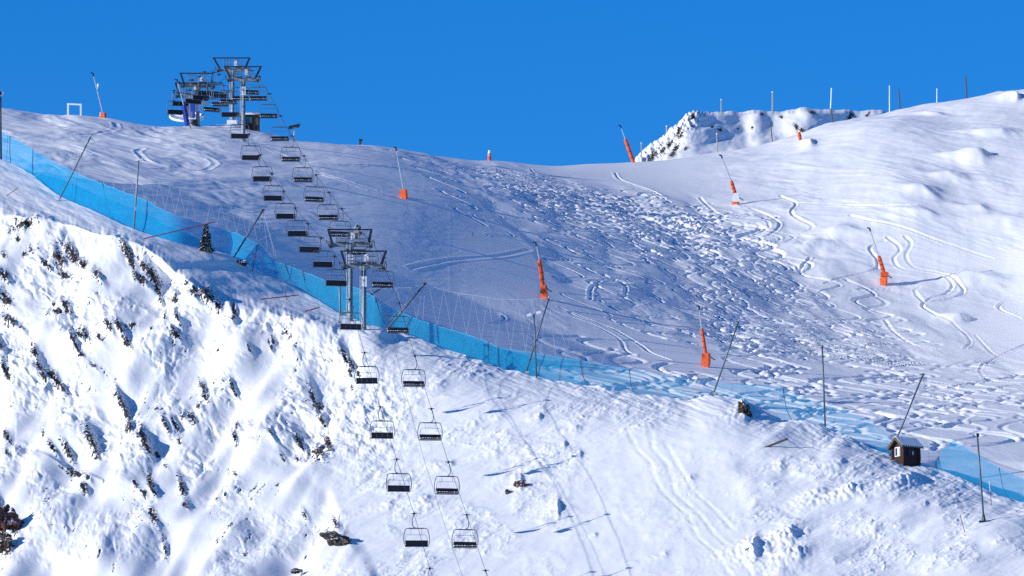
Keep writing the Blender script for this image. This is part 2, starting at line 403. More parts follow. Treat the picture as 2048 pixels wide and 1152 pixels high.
# the bright rib of the hill, its right-hand flank in half shade
rib = np.interp(vv, [200, 250, 300, 330, 370, 420, 470, 520], [1850, 1800, 1760, 1735, 1770, 1790, 1800, 1830])
q = uu - rib
saw = np.where(q < 0, np.exp(-(q / 210.0) ** 2), np.exp(-(q / 110.0) ** 2))
ribw = sst(215, 290, vv) * (1 - sst(420, 560, vv))
h2 += ribw * 1.6 * saw
for (cu, cv, wl, wr, ht, A) in [(1950,322,40,30,9,1.7),(1622,305,16,12,10,.9),(1905,360,45,24,8,.9),(1850,400,35,26,10,.9),(1870,230,40,18,4,.5),(2030,198,24,8,5,1.0),
        (2010,440,60,40,14,.8),(1960,420,50,20,8,.7),(1920,640,26,18,8,.9),(1620,500,30,60,9,.8),(1840,445,40,30,10,.6),(1500,255,0,0,0,0),(2000,270,60,30,6,.7),(1960,560,50,60,12,1.1),(1680,480,30,50,8,.7)]:
    if A == 0: continue
    q = uu - cu; p = vv - cv
    q = q + 10 * pn(uu / 40, vv / 12, 9); p = p + 3 * pn(uu / 30, vv / 15, 10)
    saw = np.where(q < 0, np.exp(-(q / (wl * 1.3)) ** 2), np.exp(-(q / wr) ** 2))
    h2 += A * 0.8 * saw * np.exp(-(p / ht) ** 2)
# --- skied band: chopped snow
def poly_w(pts, soft):
    # signed inside weight of a polygon band given by upper and lower lines
    up = np.interp(uu, [p[0] for p in pts], [p[1] for p in pts]); lo = np.interp(uu, [p[0] for p in pts], [p[2] for p in pts])
    return sst(-soft, soft, vv - up) * (1 - sst(-soft, soft, vv - lo))
band = poly_w([(640, 290, 292), (760, 297, 305), (880, 312, 345), (960, 322, 400), (1040, 335, 470), (1120, 355, 560), (1250, 375, 640), (1400, 395, 700), (1560, 420, 725),
               (1700, 500, 735), (1800, 585, 730), (1900, 640, 735), (2000, 690, 750), (2100, 720, 760)], 16)
band *= sst(560, 760, uu)
ic, isn = math.cos(math.radians(20)), math.sin(math.radians(20))
ia = ((uu - 1024) * ic + (vv - 576) * isn) * (D2 / 800.0); ib = (-(uu - 1024) * isn + (vv - 576) * ic) * (D2 / 800.0)
ia = ia + 14 * pn(ia / 60, ib / 20, 349); ib = ib + 5 * pn(ia / 45, ib / 25, 350)
chop_n = fbm(ia / 46.0, ib / 11.0, 4, 0.55, 351)
chop_f = fbm(ia / 17.0, ib / 5.0, 3, 0.55, 371)
patch2 = 0.35 + 0.65 * sst(-0.35, 0.45, fbm(X2 / 9, Y2 / 40, 3, 0.5, 361))
h2 += band * patch2 * (0.055 * chop_n + 0.014 * chop_f) + band * 0.27 * fbm(ia / 130, ib / 42, 2, 0.5, 355)
low = sst(700, 780, vv) * sst(1080, 1250, uu)
h2 += low * (0.018 * fbm(ia / 50, ib / 13, 3, 0.5, 381))
edge = sst(560, 640, vv) * sst(960, 1040, uu) * (1 - sst(1080, 1250, uu))
h2 += edge * 0.05 * fbm(ia / 50, ib / 12, 3, 0.5, 385)

h2 += right * (0.030 * fbm(la / 90, lb / 9, 3, 0.5, 391) + 0.07 * sst(0, .5, fbm(la / 160, lb / 60, 2, 0.5, 393)) * fbm(la / 60, lb / 12, 3, 0.5, 395))
# --- ski tracks carved into the snow ---------------------------------------
rng = np.random.RandomState(11)
colstep = cols
def col_of(u):
    return np.clip(np.searchsorted(cols, u), 1, NU - 2)
D2r = D2[::-1]            # ascending depth with rising index needs care: D2 grows with row
def row_of(j, d):
    return np.array([np.searchsorted(D2[:, jj], dd) for jj, dd in zip(j, d)])
def stamp(tracks, depth, wid, berm):
    """tracks: list of (x[], d[]) polylines sampled densely; carve them all"""
    global h2
    best = np.full(D2.shape, 9.0, np.float32)
    for xs, ds in tracks:
        us = 1024 + F * xs / ds
        ok = (us > -40) & (us < 2090)
        if ok.sum() < 2: continue
        xs_, ds_, us = xs[ok], ds[ok], us[ok]
        j = col_of(us); i = np.clip(row_of(j, ds_), 3, NP - 4)
        RJ = int(3.0 * wid / 0.085) + 1
        jj = np.arange(-RJ, RJ + 1); ii = np.arange(-4, 5)
        J = np.clip(j[:, None, None] + jj[None, None, :], 0, NU - 1) + np.zeros((1, 9, 1), int)
        Ii = np.clip(i[:, None, None] + ii[None, :, None], 0, NP - 1) + np.zeros((1, 1, len(jj)), int)
        dx = X2[Ii, J] - xs_[:, None, None]; dd = (Y2[Ii, J] - ds_[:, None, None])
        r = np.sqrt(dx * dx + dd * dd).astype(np.float32)
        np.minimum.at(best, (Ii.ravel(), J.ravel()), r.ravel())
    q = best / wid
    h2 += (-depth * np.exp(-q ** 2 * 1.4) + berm * np.exp(-((q - 1.7) / 0.6) ** 2)) * np.clip(0.85 + 0.7 * pn(X2 / 6.0, Y2 / 14.0, 77), 0.2, 1.4)

def s_track(x0, d0, d1, drift, amp, wl, ph, jit):
    n = int((d0 - d1) / 0.14)
    t = np.linspace(0, 1, n)
    d = d0 + (d1 - d0) * t
    s = (d0 - d)
    ampv = amp * (1 + 0.35 * np.sin(s / 31.0 + ph * 2))
    wob_ = np.cumsum(rng.randn(n)) * 0.012 * jit
    sn = np.sin(2 * math.pi * s / wl + ph + 0.7 * np.sin(s / 45.0 + ph))
    sh_ = np.sign(sn) * np.abs(sn) ** 0.95
    x = x0 + drift * t + ampv * sh_ + wob_
    return x, d
groups = [[] for _ in range(12)]; apron = [[] for _ in range(6)]
def xw(u, d): return (u - 1024) / F * d
k = 0
for fam in range(25):                                  # families of skiers following one another down the crowded band
    d0 = 768 + 114 * rng.rand() ** 0.8
    u0 = np.interp(d0, [705, 760, 800, 850, 880], [1650, 1430, 1330, 1150, 1010]) + rng.randn() * np.interp(d0, [700, 780, 880], [260, 240, 100])
    L_ = rng.uniform(30, 85); amp = rng.uniform(1.4, 2.8); wl = rng.uniform(8, 14); ph = rng.uniform(0, 6.28)
    off = 0.0
    for q_ in range(rng.randint(2, 6)):
        da = d0 + rng.uniform(-8, 8); db = max(742, da - L_ * rng.uniform(0.7, 1.1))
        off += rng.uniform(1.3, 2.8)
        x0_ = xw(u0, da) + off
        groups[k % 12].append(s_track(x0_, da, db, (da - db) * 2.2 * 0.052, amp * rng.uniform(0.85, 1.15), wl, ph + rng.uniform(-0.5, 0.5), 0.5)); k += 1
for fam in range(15):                                  # lower right apron, long open turns
    d0 = rng.uniform(700, 775); d1 = max(653, d0 - rng.uniform(45, 95))
    u0 = 1080 + 980 * ((fam * 0.618) % 1.0); amp = rng.uniform(1.7, 3.2); wl = rng.uniform(14, 25); ph = rng.uniform(0, 6.28); off = 0.0
    for q_ in range(rng.randint(2, 5)):
        off += rng.uniform(1.0, 2.6)
        apron[k % 6].append(s_track(xw(u0, d0) + off, d0 + rng.uniform(-8, 5), d1, rng.uniform(1, 4), amp * rng.uniform(0.8, 1.1), wl, ph + rng.uniform(-0.5, 0.5), 0.5)); k += 1
for n in range(5):                                     # lone skiers on the right flank
    d0 = rng.uniform(750, 800); d1 = d0 - rng.uniform(40, 90)
    u0 = rng.uniform(1480, 2000)
    groups[k % 12].append(s_track(xw(u0, d0), d0, d1, xw(u0 + rng.uniform(0, 180), d1) - xw(u0, d0), rng.uniform(1.0, 2.2), rng.uniform(9, 16), rng.uniform(0, 6.28), 0.5)); k += 1
for gi, g in enumerate(groups):
    stamp(g, 0.12 + 0.05 * (gi % 3), 0.17 + 0.05 * (gi % 4), 0.035)

for gi, g in enumerate(apron):
    stamp(g, 0.15 + 0.04 * (gi % 3), 0.32 + 0.05 * (gi % 3), 0.03)

def pix_track(pts, close=6):
    pts = np.array(pts, float)
    t = np.arange(len(pts)); tt = np.linspace(0, len(pts) - 1, len(pts) * 60)
    fu = curve(list(zip(t, pts[:, 0]))); fv = curve(list(zip(t, pts[:, 1])))
    us, vs_ = fu(tt), fv(tt)
    d = 1000.0 / bil(GG, us, vs_)
    j = col_of(us)
    i = np.array([np.searchsorted(-V2[:, jj], -v_) for jj, v_ in zip(j, vs_)]).clip(0, NP - 1)
    d = D2[i, j]
    return (us - 1024) / F * d, d
named = [
  [(1560,398),(1585,412),(1592,422),(1583,436),(1600,452),(1625,466),(1600,476),(1560,482),(1525,486)],
  [(1592,418),(1640,424),(1700,432),(1760,436),(1830,434)],
  [(1700,452),(1740,462),(1790,470),(1850,484),(1920,500),(1985,516)],
  [(1775,490),(1795,502),(1800,512),(1788,524),(1800,540),(1840,548),(1880,556),(1905,574),(1890,592),(1860,602),(1845,616),(1870,632),(1910,652),(1940,680),(1930,700)],
  [(1810,488),(1822,500),(1812,520),(1830,540),(1880,550),(1925,580),(1910,598),(1850,610)],
  [(1770,496),(1740,508),(1755,528),(1750,545),(1700,556),(1650,566)],
  [(1832,592),(1850,610),(1830,586),(1840,578)],
  [(2048,690),(2000,712),(1960,740),(1975,760)], [(1950,670),(1990,710),(2048,728)], [(2048,600),(2005,605),(2000,618),(2040,636)],
  [(1880,700),(1830,690),(1790,665),(1770,640)], [(975,622),(1000,628),(1008,638),(985,646),(965,644)],
  [(1230,346),(1238,358),(1262,368),(1300,382),(1320,392)], [(1060,338),(1072,350),(1100,356)],
  [(1180,600),(1185,575),(1220,560),(1250,575),(1250,600)],
  [(1100,620),(1150,636),(1200,656),(1240,680),(1250,700),(1270,712)], [(1120,616),(1180,640),(1230,660),(1280,690),(1300,705),(1340,720)],
  [(1500,420),(1540,440),(1560,458),(1540,474),(1490,480)], [(1400,395),(1440,430),(1480,440),(1530,450),(1540,465)],
  [(1620,520),(1600,540),(1650,560),(1680,572),(1640,580)], [(1280,440),(1310,455),(1290,475),(1320,490)],
  
  [(1500,520),(1550,545),(1530,560),(1480,566)],[(1660,640),(1700,660),(1760,672)],[(1830,575),(1780,578),(1720,580)],[(1850,760),(1920,770),(1990,760),(2048,752)],
]
stamp([pix_track(p) for p in named], 0.13, 0.19, 0.05)
# traverses across the shaded half
stamp([pix_track(p) for p in ([(640,350),(720,378),(800,402)],[(640,354),(760,396),(860,410),(980,440)],[(540,300),(640,330),(760,340),(900,360)],
      [(820,536),(900,520),(1000,512),(1060,500)],[(60,262),(160,300),(260,330),(330,334)],[(120,250),(240,262),(360,280),(480,300)],[(230,243),(232,252),(200,262),(150,266)], [(285,288),(275,300),(290,316),(330,326)], [(420,318),(430,326),(400,334),(330,330)])], 0.045, 0.30, 0.04)
# smooth stripes where the track stamps met the coarse rows
WPis = W2.copy()
WPis[..., 2] += h2

# ---- join: ridge rows (bottom -> crest), back slope, piste rows, far side ---
ext = []
for k_, dv in enumerate([900, 420, 190, 90, 40, 16]):
    vv_ = vbot + dv
    dd_ = D[-1] - 0.085 * dv * 1.0
    ext.append(world(cols, vv_, dd_))
ext = np.stack(ext)                                   # below the frame
back = []
NB = 16
for k_ in range(1, NB + 1):
    t = k_ / (NB + 1.0)
    d_ = Dc + (D2[0] - Dc) * t
    v_ = vc + (vb2 - vc) * (t ** 1.35)
    w_ = world(cols, v_, d_)
    back.append(w_)
back = np.stack(back)
far = []
for k_ in range(1, 10):
    d_ = D2[-1] + 3.0 * k_ + 1.6 * k_ ** 2.4
    v_ = vs + 2.0 * k_ + 2.2 * k_ ** 1.7
    far.append(world(cols, v_, d_))
far = np.stack(far)
sheet = np.concatenate([ext, WF[::-1], back, WPis, far], 0)
NR = sheet.shape[0]
# blend the little displacement steps at the joins
rk = np.concatenate([np.zeros((6, NU)), rockF[::-1], np.zeros((NB, NU)), np.zeros((NP, NU)), np.zeros((9, NU))], 0)

def grid_mesh(name, W, attr=None):
    nr, nc = W.shape[:2]
    me = bpy.data.meshes.new(name)
    me.vertices.add(nr * nc)
    me.vertices.foreach_set('co', np.ascontiguousarray(W.reshape(-1, 3), dtype=np.float32).ravel())
    idx = np.arange(nr * nc, dtype=np.int32).reshape(nr, nc)
    q = np.stack([idx[:-1, :-1], idx[:-1, 1:], idx[1:, 1:], idx[1:, :-1]], -1).reshape(-1, 4)
    nq = len(q)
    me.loops.add(nq * 4); me.polygons.add(nq)
    me.loops.foreach_set('vertex_index', q.ravel().astype(np.int32))
    me.polygons.foreach_set('loop_start', (np.arange(nq) * 4).astype(np.int32))
    me.polygons.foreach_set('loop_total', np.full(nq, 4, np.int32))
    me.polygons.foreach_set('use_smooth', np.ones(nq, bool))
    if attr is not None:
        at = me.attributes.new('rock', 'FLOAT', 'POINT')
        at.data.foreach_set('value', np.ascontiguousarray(attr, dtype=np.float32).ravel())
    me.update(calc_edges=True)
    return me

def ground_near(u, v):
    j = int(np.clip(np.searchsorted(cols, u), 0, NU - 1))
    s = V[:, j]
    i = int(np.clip(np.searchsorted(s, v), 0, NF - 1))
    return Vector(WF[i, j]), float(D[i, j])
def ground_piste(u, v):
    j = int(np.clip(np.searchsorted(cols, u), 0, NU - 1))
    i = int(np.clip(np.searchsorted(-V2[:, j], -v), 0, NP - 1))
    return Vector(WPis[i, j]), float(D2[i, j])

# ---- rocky knoll beyond the saddle ------------------------------------------
KTOP = curve([(1180, 372), (1230, 346), (1262, 328), (1282, 304), (1300, 290), (1330, 268), (1352, 248), (1375, 229), (1400, 224), (1450, 223), (1500, 222), (1560, 222),
              (1585, 219), (1606, 216), (1640, 221), (1700, 220), (1740, 220), (1770, 222), (1850, 240), (1950, 262)])
ck = np.arange(1185, 1945, 1.5); NKr = 130
vk = KTOP(ck) + 1.2 * fbm(ck / 16.0, ck * 0, 3, 0.5, 401)
sK = np.linspace(0, 1, NKr)
UK = np.broadcast_to(ck[None], (NKr, len(ck))).astype(float)
VK = vk[None] + sK[:, None] * (352 - vk)[None]
TK = np.interp(ck, [1185, 1300, 1365, 1395, 1480, 1500, 1530, 1570, 1600, 1625, 1720, 1950], [-1.6, -1.6, -1.4, 1.2, 1.0, -1.2, 1.3, -1.0, -1.0, 1.4, .5, .5])
IK = np.cumsum(TK) * 1.5 * 0.085
DK = 1265 + IK[None] - 0.22 * (VK - 222) + 5 * np.clip(1 - (VK - vk[None]) / 9.0, 0, 1) ** 2
# snow bowl below the cliffs
bowl = sst(255, 300, VK - 0.20 * (1560 - UK) * (UK < 1560))
DK = DK - bowl * 0.25 * np.clip(VK - 265, 0, None)
WK = world(UK, VK, DK)
hk = 0.40 * (fbm(UK / 48, VK / 30, 3, 0.36, 411)) + 0.5 * np.exp(-((UK - 1335 + (VK - 270)) / 35.0) ** 2) * fbm(UK / 8, VK / 8, 3, 0.5, 421)
WK[..., 2] += hk * 0.6; WK[..., 1] -= hk * 0.6
rkK = np.zeros_like(DK)
for (cu, cv, ln, wd, ang) in [(1305,312,34,10,-58),(1325,300,22,8,-58),(1345,310,18,10,-50),(1352,296,26,8,-58),(1340,285,22,8,-55),(1358,262,22,7,-65),(1362,270,14,6,-60),
        (1323,268,14,5,-60),(1385,234,14,8,-50),(1424,255,8,6,0),(1440,260,9,6,0),(1524,229,7,6,60),(1593,255,16,10,60),(1605,262,12,9,40),(1625,226,14,6,20),(1700,234,18,8,-50),
        (1704,228,12,6,40),(1735,230,14,6,-50),(1475,258,6,5,0),(1505,255,6,4,0),(1563,234,8,6,20),(1372,296,12,7,-40),(1300,322,10,6,-50),(1385,252,7,5,0)]:
    a = (UK - cu) * math.cos(math.radians(ang)) + (VK - cv) * math.sin(math.radians(ang))
    b = -(UK - cu) * math.sin(math.radians(ang)) + (VK - cv) * math.cos(math.radians(ang))
    rkK = np.maximum(rkK, np.exp(-(a / (0.55 * ln)) ** 2 - (b / (0.6 * wd)) ** 2))
backK = np.stack([world(ck, vk + 2.0 * k_ + 1.5 * k_ ** 1.7, DK[0] + 4 * k_ + 2 * k_ ** 2) for k_ in range(1, 8)])
KW = np.concatenate([WK[::-1], backK], 0)
kr = np.concatenate([rkK[::-1], np.zeros((7, len(ck)))], 0)
def ground_knoll(u, v):
    j = int(np.clip(np.searchsorted(ck, u), 0, len(ck) - 1)); i = int(np.clip(np.searchsorted(VK[:, j], v), 0, NKr - 1))
    return Vector(WK[i, j]), float(DK[i, j])
# ------------------------------------------------------------------ materials
def new_mat(name):
    m = bpy.data.materials.new(name); m.use_nodes = True
    nt = m.node_tree; b = nt.nodes['Principled BSDF']
    return m, nt, b
def N(nt, t, **kw):
    n = nt.nodes.new(t)
    for k, v in kw.items():
        if k in n.inputs: n.inputs[k].default_value = v
        else: setattr(n, k, v)
    return n
def simple(name, col, rough=0.6, metal=0.0, var=0.18, scale=6.0, spec=0.3):
    m, nt, b = new_mat(name)
    tc = N(nt, 'ShaderNodeTexCoord')
    no = N(nt, 'ShaderNodeTexNoise', Scale=scale, Detail=4.0)
    nt.links.new(tc.outputs['Object'], no.inputs['Vector'])
    rp = N(nt, 'ShaderNodeValToRGB')
    c0 = [c * (1 - var) for c in col]; c1 = [min(1, c * (1 + var)) for c in col]
    rp.color_ramp.elements[0].color = (*c0, 1); rp.color_ramp.elements[1].color = (*c1, 1)
    rp.color_ramp.elements[0].position = 0.3; rp.color_ramp.elements[1].position = 0.7
    nt.links.new(no.outputs['Fac'], rp.inputs['Fac'])
    nt.links.new(rp.outputs['Color'], b.inputs['Base Color'])
    b.inputs['Roughness'].default_value = rough; b.inputs['Metallic'].default_value = metal
    b.inputs['Specular IOR Level'].default_value = spec
    return m

def snow_mat(name, with_rock):
    m, nt, b = new_mat(name)
    L = nt.links.new
    tc = N(nt, 'ShaderNodeTexCoord')
    n1 = N(nt, 'ShaderNodeTexNoise', Scale=1.5, Detail=3.0, Roughness=0.55)
    L(tc.outputs['Object'], n1.inputs['Vector'])
    n2 = N(nt, 'ShaderNodeTexNoise', Scale=0.35, Detail=3.0)
    L(tc.outputs['Object'], n2.inputs['Vector'])
    rp = N(nt, 'ShaderNodeValToRGB')
    rp.color_ramp.elements[0].color = (0.80, 0.82, 0.86, 1); rp.color_ramp.elements[1].color = (0.88, 0.89, 0.91, 1)
    L(n2.outputs['Fac'], rp.inputs['Fac'])
    bp = N(nt, 'ShaderNodeBump', Strength=0.22, Distance=0.08)
    L(n1.outputs['Fac'], bp.inputs['Height'])
    b.inputs['Roughness'].default_value = 0.65; b.inputs['Specular IOR Level'].default_value = 0.15
    if not with_rock:
        L(rp.outputs['Color'], b.inputs['Base Color']); L(bp.outputs['Normal'], b.inputs['Normal'])
        return m
    at = N(nt, 'ShaderNodeAttribute', attribute_name='rock')
    rn = N(nt, 'ShaderNodeTexNoise', Scale=3.0, Detail=6.0, Roughness=0.58)
    mp = N(nt, 'ShaderNodeMapping'); mp.inputs['Rotation'].default_value = (0.0, math.radians(35), 0); mp.inputs['Scale'].default_value = (1.6, 1.0, 0.75)
    L(tc.outputs['Object'], mp.inputs['Vector']); L(mp.outputs['Vector'], rn.inputs['Vector'])
    ma = N(nt, 'ShaderNodeMath', operation='MULTIPLY_ADD'); ma.inputs[1].default_value = 3.4; ma.inputs[2].default_value = -1.7
    L(rn.outputs['Fac'], ma.inputs[0])
    ad = N(nt, 'ShaderNodeMath', operation='ADD'); L(at.outputs['Fac'], ad.inputs[0]); L(ma.outputs[0], ad.inputs[1])
    th = N(nt, 'ShaderNodeMapRange'); th.inputs['From Min'].default_value = 0.42; th.inputs['From Max'].default_value = 0.54
    L(ad.outputs[0], th.inputs['Value'])
    gate = N(nt, 'ShaderNodeMath', operation='GREATER_THAN'); gate.inputs[1].default_value = 0.06; L(at.outputs['Fac'], gate.inputs[0])
    fac = N(nt, 'ShaderNodeMath', operation='MULTIPLY'); L(th.outputs[0], fac.inputs[0]); L(gate.outputs[0], fac.inputs[1])
    rc = N(nt, 'ShaderNodeTexNoise', Scale=2.2, Detail=6.0)
    L(tc.outputs['Object'], rc.inputs['Vector'])
    rr = N(nt, 'ShaderNodeValToRGB')
    rr.color_ramp.elements[0].color = (0.010, 0.009, 0.011, 1); rr.color_ramp.elements[0].position = 0.35
    rr.color_ramp.elements[1].color = (0.105, 0.080, 0.065, 1); rr.color_ramp.elements[1].position = 0.72
    L(rc.outputs['Fac'], rr.inputs['Fac'])
    mx = N(nt, 'ShaderNodeMix', data_type='RGBA')
    L(fac.outputs[0], mx.inputs['Factor']); L(rp.outputs['Color'], mx.inputs['A']); L(rr.outputs['Color'], mx.inputs['B'])
    mxout = [o for o in mx.outputs if o.type == 'RGBA'][0]
    # Mix node exposes several A/B sockets; link the colour ones
    for l in list(nt.links):
        if l.to_node == mx and l.to_socket.name in ('A', 'B'): nt.links.remove(l)
    ca = [i for i in mx.inputs if i.type == 'RGBA']
    L(rp.outputs['Color'], ca[0]); L(rr.outputs['Color'], ca[1])
    L(mxout, b.inputs['Base Color'])
    hh = N(nt, 'ShaderNodeMath', operation='MULTIPLY_ADD'); hh.inputs[1].default_value = -2.2
    L(fac.outputs[0], hh.inputs[0]); L(n1.outputs['Fac'], hh.inputs[2])
    L(hh.outputs[0], bp.inputs['Height']); L(bp.outputs['Normal'], b.inputs['Normal'])
    return m

M = {}
M['terrain'] = snow_mat('wind_packed_snow_with_rock', True)
M['snow'] = snow_mat('fresh_snow', False)
M['steel'] = simple('galvanised_steel', (0.20, 0.25, 0.30), 0.5, 0.2)
M['steel_light'] = simple('bright_galvanised_steel', (0.42, 0.47, 0.52), 0.45, 0.2)
M['dark'] = simple('dark_painted_steel', (0.020, 0.030, 0.055), 0.5, 0.1)
M['tube'] = simple('grey_tube', (0.10, 0.13, 0.17), 0.45, 0.3)
M['seat'] = simple('black_seat_shell', (0.010, 0.012, 0.024), 0.55)
M['orange'] = simple('orange_padding', (0.72, 0.105, 0.024), 0.6, var=0.28)
M['red'] = simple('red_pole_paint', (0.17, 0.022, 0.03), 0.55)
M['blue'] = simple('blue_padding', (0.015, 0.05, 0.38), 0.6)
M['white'] = simple('white_paint', (0.80, 0.81, 0.83), 0.5, var=0.05)
M['cord'] = simple('white_cord', (0.42, 0.48, 0.56), 0.7, var=0.05)
M['wood'] = simple('weathered_wood', (0.10, 0.075, 0.06), 0.8, var=0.4, scale=9)
M['palewood'] = simple('pale_wood', (0.42, 0.36, 0.32), 0.8, var=0.25, scale=9)
M['logs'] = simple('dark_log_wall', (0.040, 0.021, 0.019), 0.8, var=0.5, scale=7)
M['green'] = simple('green_paint', (0.02, 0.09, 0.06), 0.5)
M['brick'] = simple('red_brown_cladding', (0.10, 0.022, 0.022), 0.8, var=0.6, scale=9)
M['teal'] = simple('teal_glass', (0.03, 0.11, 0.15), 0.15, var=0.2)
M['glass'] = simple('dark_window_glass', (0.02, 0.02, 0.05), 0.1, var=0.3)
M['needle'] = simple('dark_conifer_needles', (0.020, 0.034, 0.024), 0.8, var=0.5, scale=20)
M['bark'] = simple('bark', (0.06, 0.045, 0.035), 0.9)
M['rubber'] = simple('black_rubber', (0.015, 0.015, 0.017), 0.7)
M['yellow'] = simple('yellow_print', (0.65, 0.42, 0.04), 0.5)
M['black'] = simple('black_print', (0.02, 0.022, 0.03), 0.5)
M['signblue'] = simple('blue_print', (0.02, 0.08, 0.40), 0.5)

def rock_mat(name='bare_rock_with_snow', hi=(0.15, 0.105, 0.08, 1), lo=(0.012, 0.010, 0.011, 1)):
    m, nt, b = new_mat(name)
    L = nt.links.new
    tc = N(nt, 'ShaderNodeTexCoord'); ge = N(nt, 'ShaderNodeNewGeometry')
    rc = N(nt, 'ShaderNodeTexNoise', Scale=3.0, Detail=7.0, Roughness=0.65); L(tc.outputs['Object'], rc.inputs['Vector'])
    rr = N(nt, 'ShaderNodeValToRGB')
    rr.color_ramp.elements[0].color = lo; rr.color_ramp.elements[0].position = 0.40
    rr.color_ramp.elements[1].color = hi; rr.color_ramp.elements[1].position = 0.70
    L(rc.outputs['Fac'], rr.inputs['Fac'])
    sx = N(nt, 'ShaderNodeSeparateXYZ'); L(ge.outputs['Normal'], sx.inputs[0])
    sn = N(nt, 'ShaderNodeTexNoise', Scale=2.4, Detail=5.0); L(tc.outputs['Object'], sn.inputs['Vector'])
    ad = N(nt, 'ShaderNodeMath', operation='ADD'); L(sx.outputs['Z'], ad.inputs[0]); L(sn.outputs['Fac'], ad.inputs[1])
    mr = N(nt, 'ShaderNodeMapRange'); mr.inputs['From Min'].default_value = 1.02; mr.inputs['From Max'].default_value = 1.10; L(ad.outputs[0], mr.inputs['Value'])
    mx = N(nt, 'ShaderNodeMix', data_type='RGBA')
    ca = [i for i in mx.inputs if i.type == 'RGBA']; co = [o for o in mx.outputs if o.type == 'RGBA'][0]
    L(mr.outputs[0], mx.inputs['Factor']); L(rr.outputs['Color'], ca[0]); ca[1].default_value = (0.85, 0.87, 0.9, 1)
    L(co, b.inputs['Base Color'])
    bp = N(nt, 'ShaderNodeBump', Strength=0.8, Distance=0.12); L(rc.outputs['Fac'], bp.inputs['Height']); L(bp.outputs['Normal'], b.inputs['Normal'])
    b.inputs['Roughness'].default_value = 0.85
    return m
M['rock'] = rock_mat()
M['rock_red'] = rock_mat('reddish_rock_with_snow', (0.20, 0.085, 0.065, 1), (0.045, 0.018, 0.016, 1))

def net_mat(name, col, opac):
    m, nt, b = new_mat(name)
    L = nt.links.new
    out = nt.nodes['Material Output']
    b.inputs['Base Color'].default_value = (*col, 1); b.inputs['Roughness'].default_value = 0.7; b.inputs['Specular IOR Level'].default_value = 0.1
    tl = N(nt, 'ShaderNodeBsdfTranslucent'); tl.inputs['Color'].default_value = (*col, 1)
    m1 = N(nt, 'ShaderNodeMixShader'); m1.inputs[0].default_value = 0.45
    L(b.outputs[0], m1.inputs[1]); L(tl.outputs[0], m1.inputs[2])
    tr = N(nt, 'ShaderNodeBsdfTransparent')
    tc = N(nt, 'ShaderNodeTexCoord'); no = N(nt, 'ShaderNodeTexNoise', Scale=1.3, Detail=5.0); L(tc.outputs['Object'], no.inputs['Vector'])
    mr = N(nt, 'ShaderNodeMapRange'); mr.inputs['To Min'].default_value = opac - 0.10; mr.inputs['To Max'].default_value = opac + 0.10
    mr.inputs['From Min'].default_value = 0.3; mr.inputs['From Max'].default_value = 0.7; L(no.outputs['Fac'], mr.inputs['Value'])
    m2 = N(nt, 'ShaderNodeMixShader'); L(mr.outputs[0], m2.inputs[0]); L(tr.outputs[0], m2.inputs[1]); L(m1.outputs[0], m2.inputs[2])
    L(m2.outputs[0], out.inputs['Surface'])
    return m
M['net'] = net_mat('blue_safety_netting', (0.008, 0.45, 0.82), 0.62)
M['net_mid'] = net_mat('blue_safety_netting_thin', (0.010, 0.46, 0.74), 0.44)
M['net_right'] = net_mat('blue_safety_netting_right', (0.02, 0.36, 0.64), 0.52)
M['net_pale'] = net_mat('blue_netting_sunlit_look', (0.03, 0.42, 0.66), 0.28)  # paler, more see-through copy; paints in the washed-out look of netting in sun

# ------------------------------------------------------------------ terrain objects
def structure(name, me, m):
    o = bpy.data.objects.new(name, me); C.objects.link(o); me.materials.append(m)
    o['kind'] = 'structure'
    return o
structure('snow_slope', grid_mesh('snow_slope', sheet, rk), M['terrain'])
structure('rocky_hill', grid_mesh('rocky_hill', KW, kr), M['terrain'])
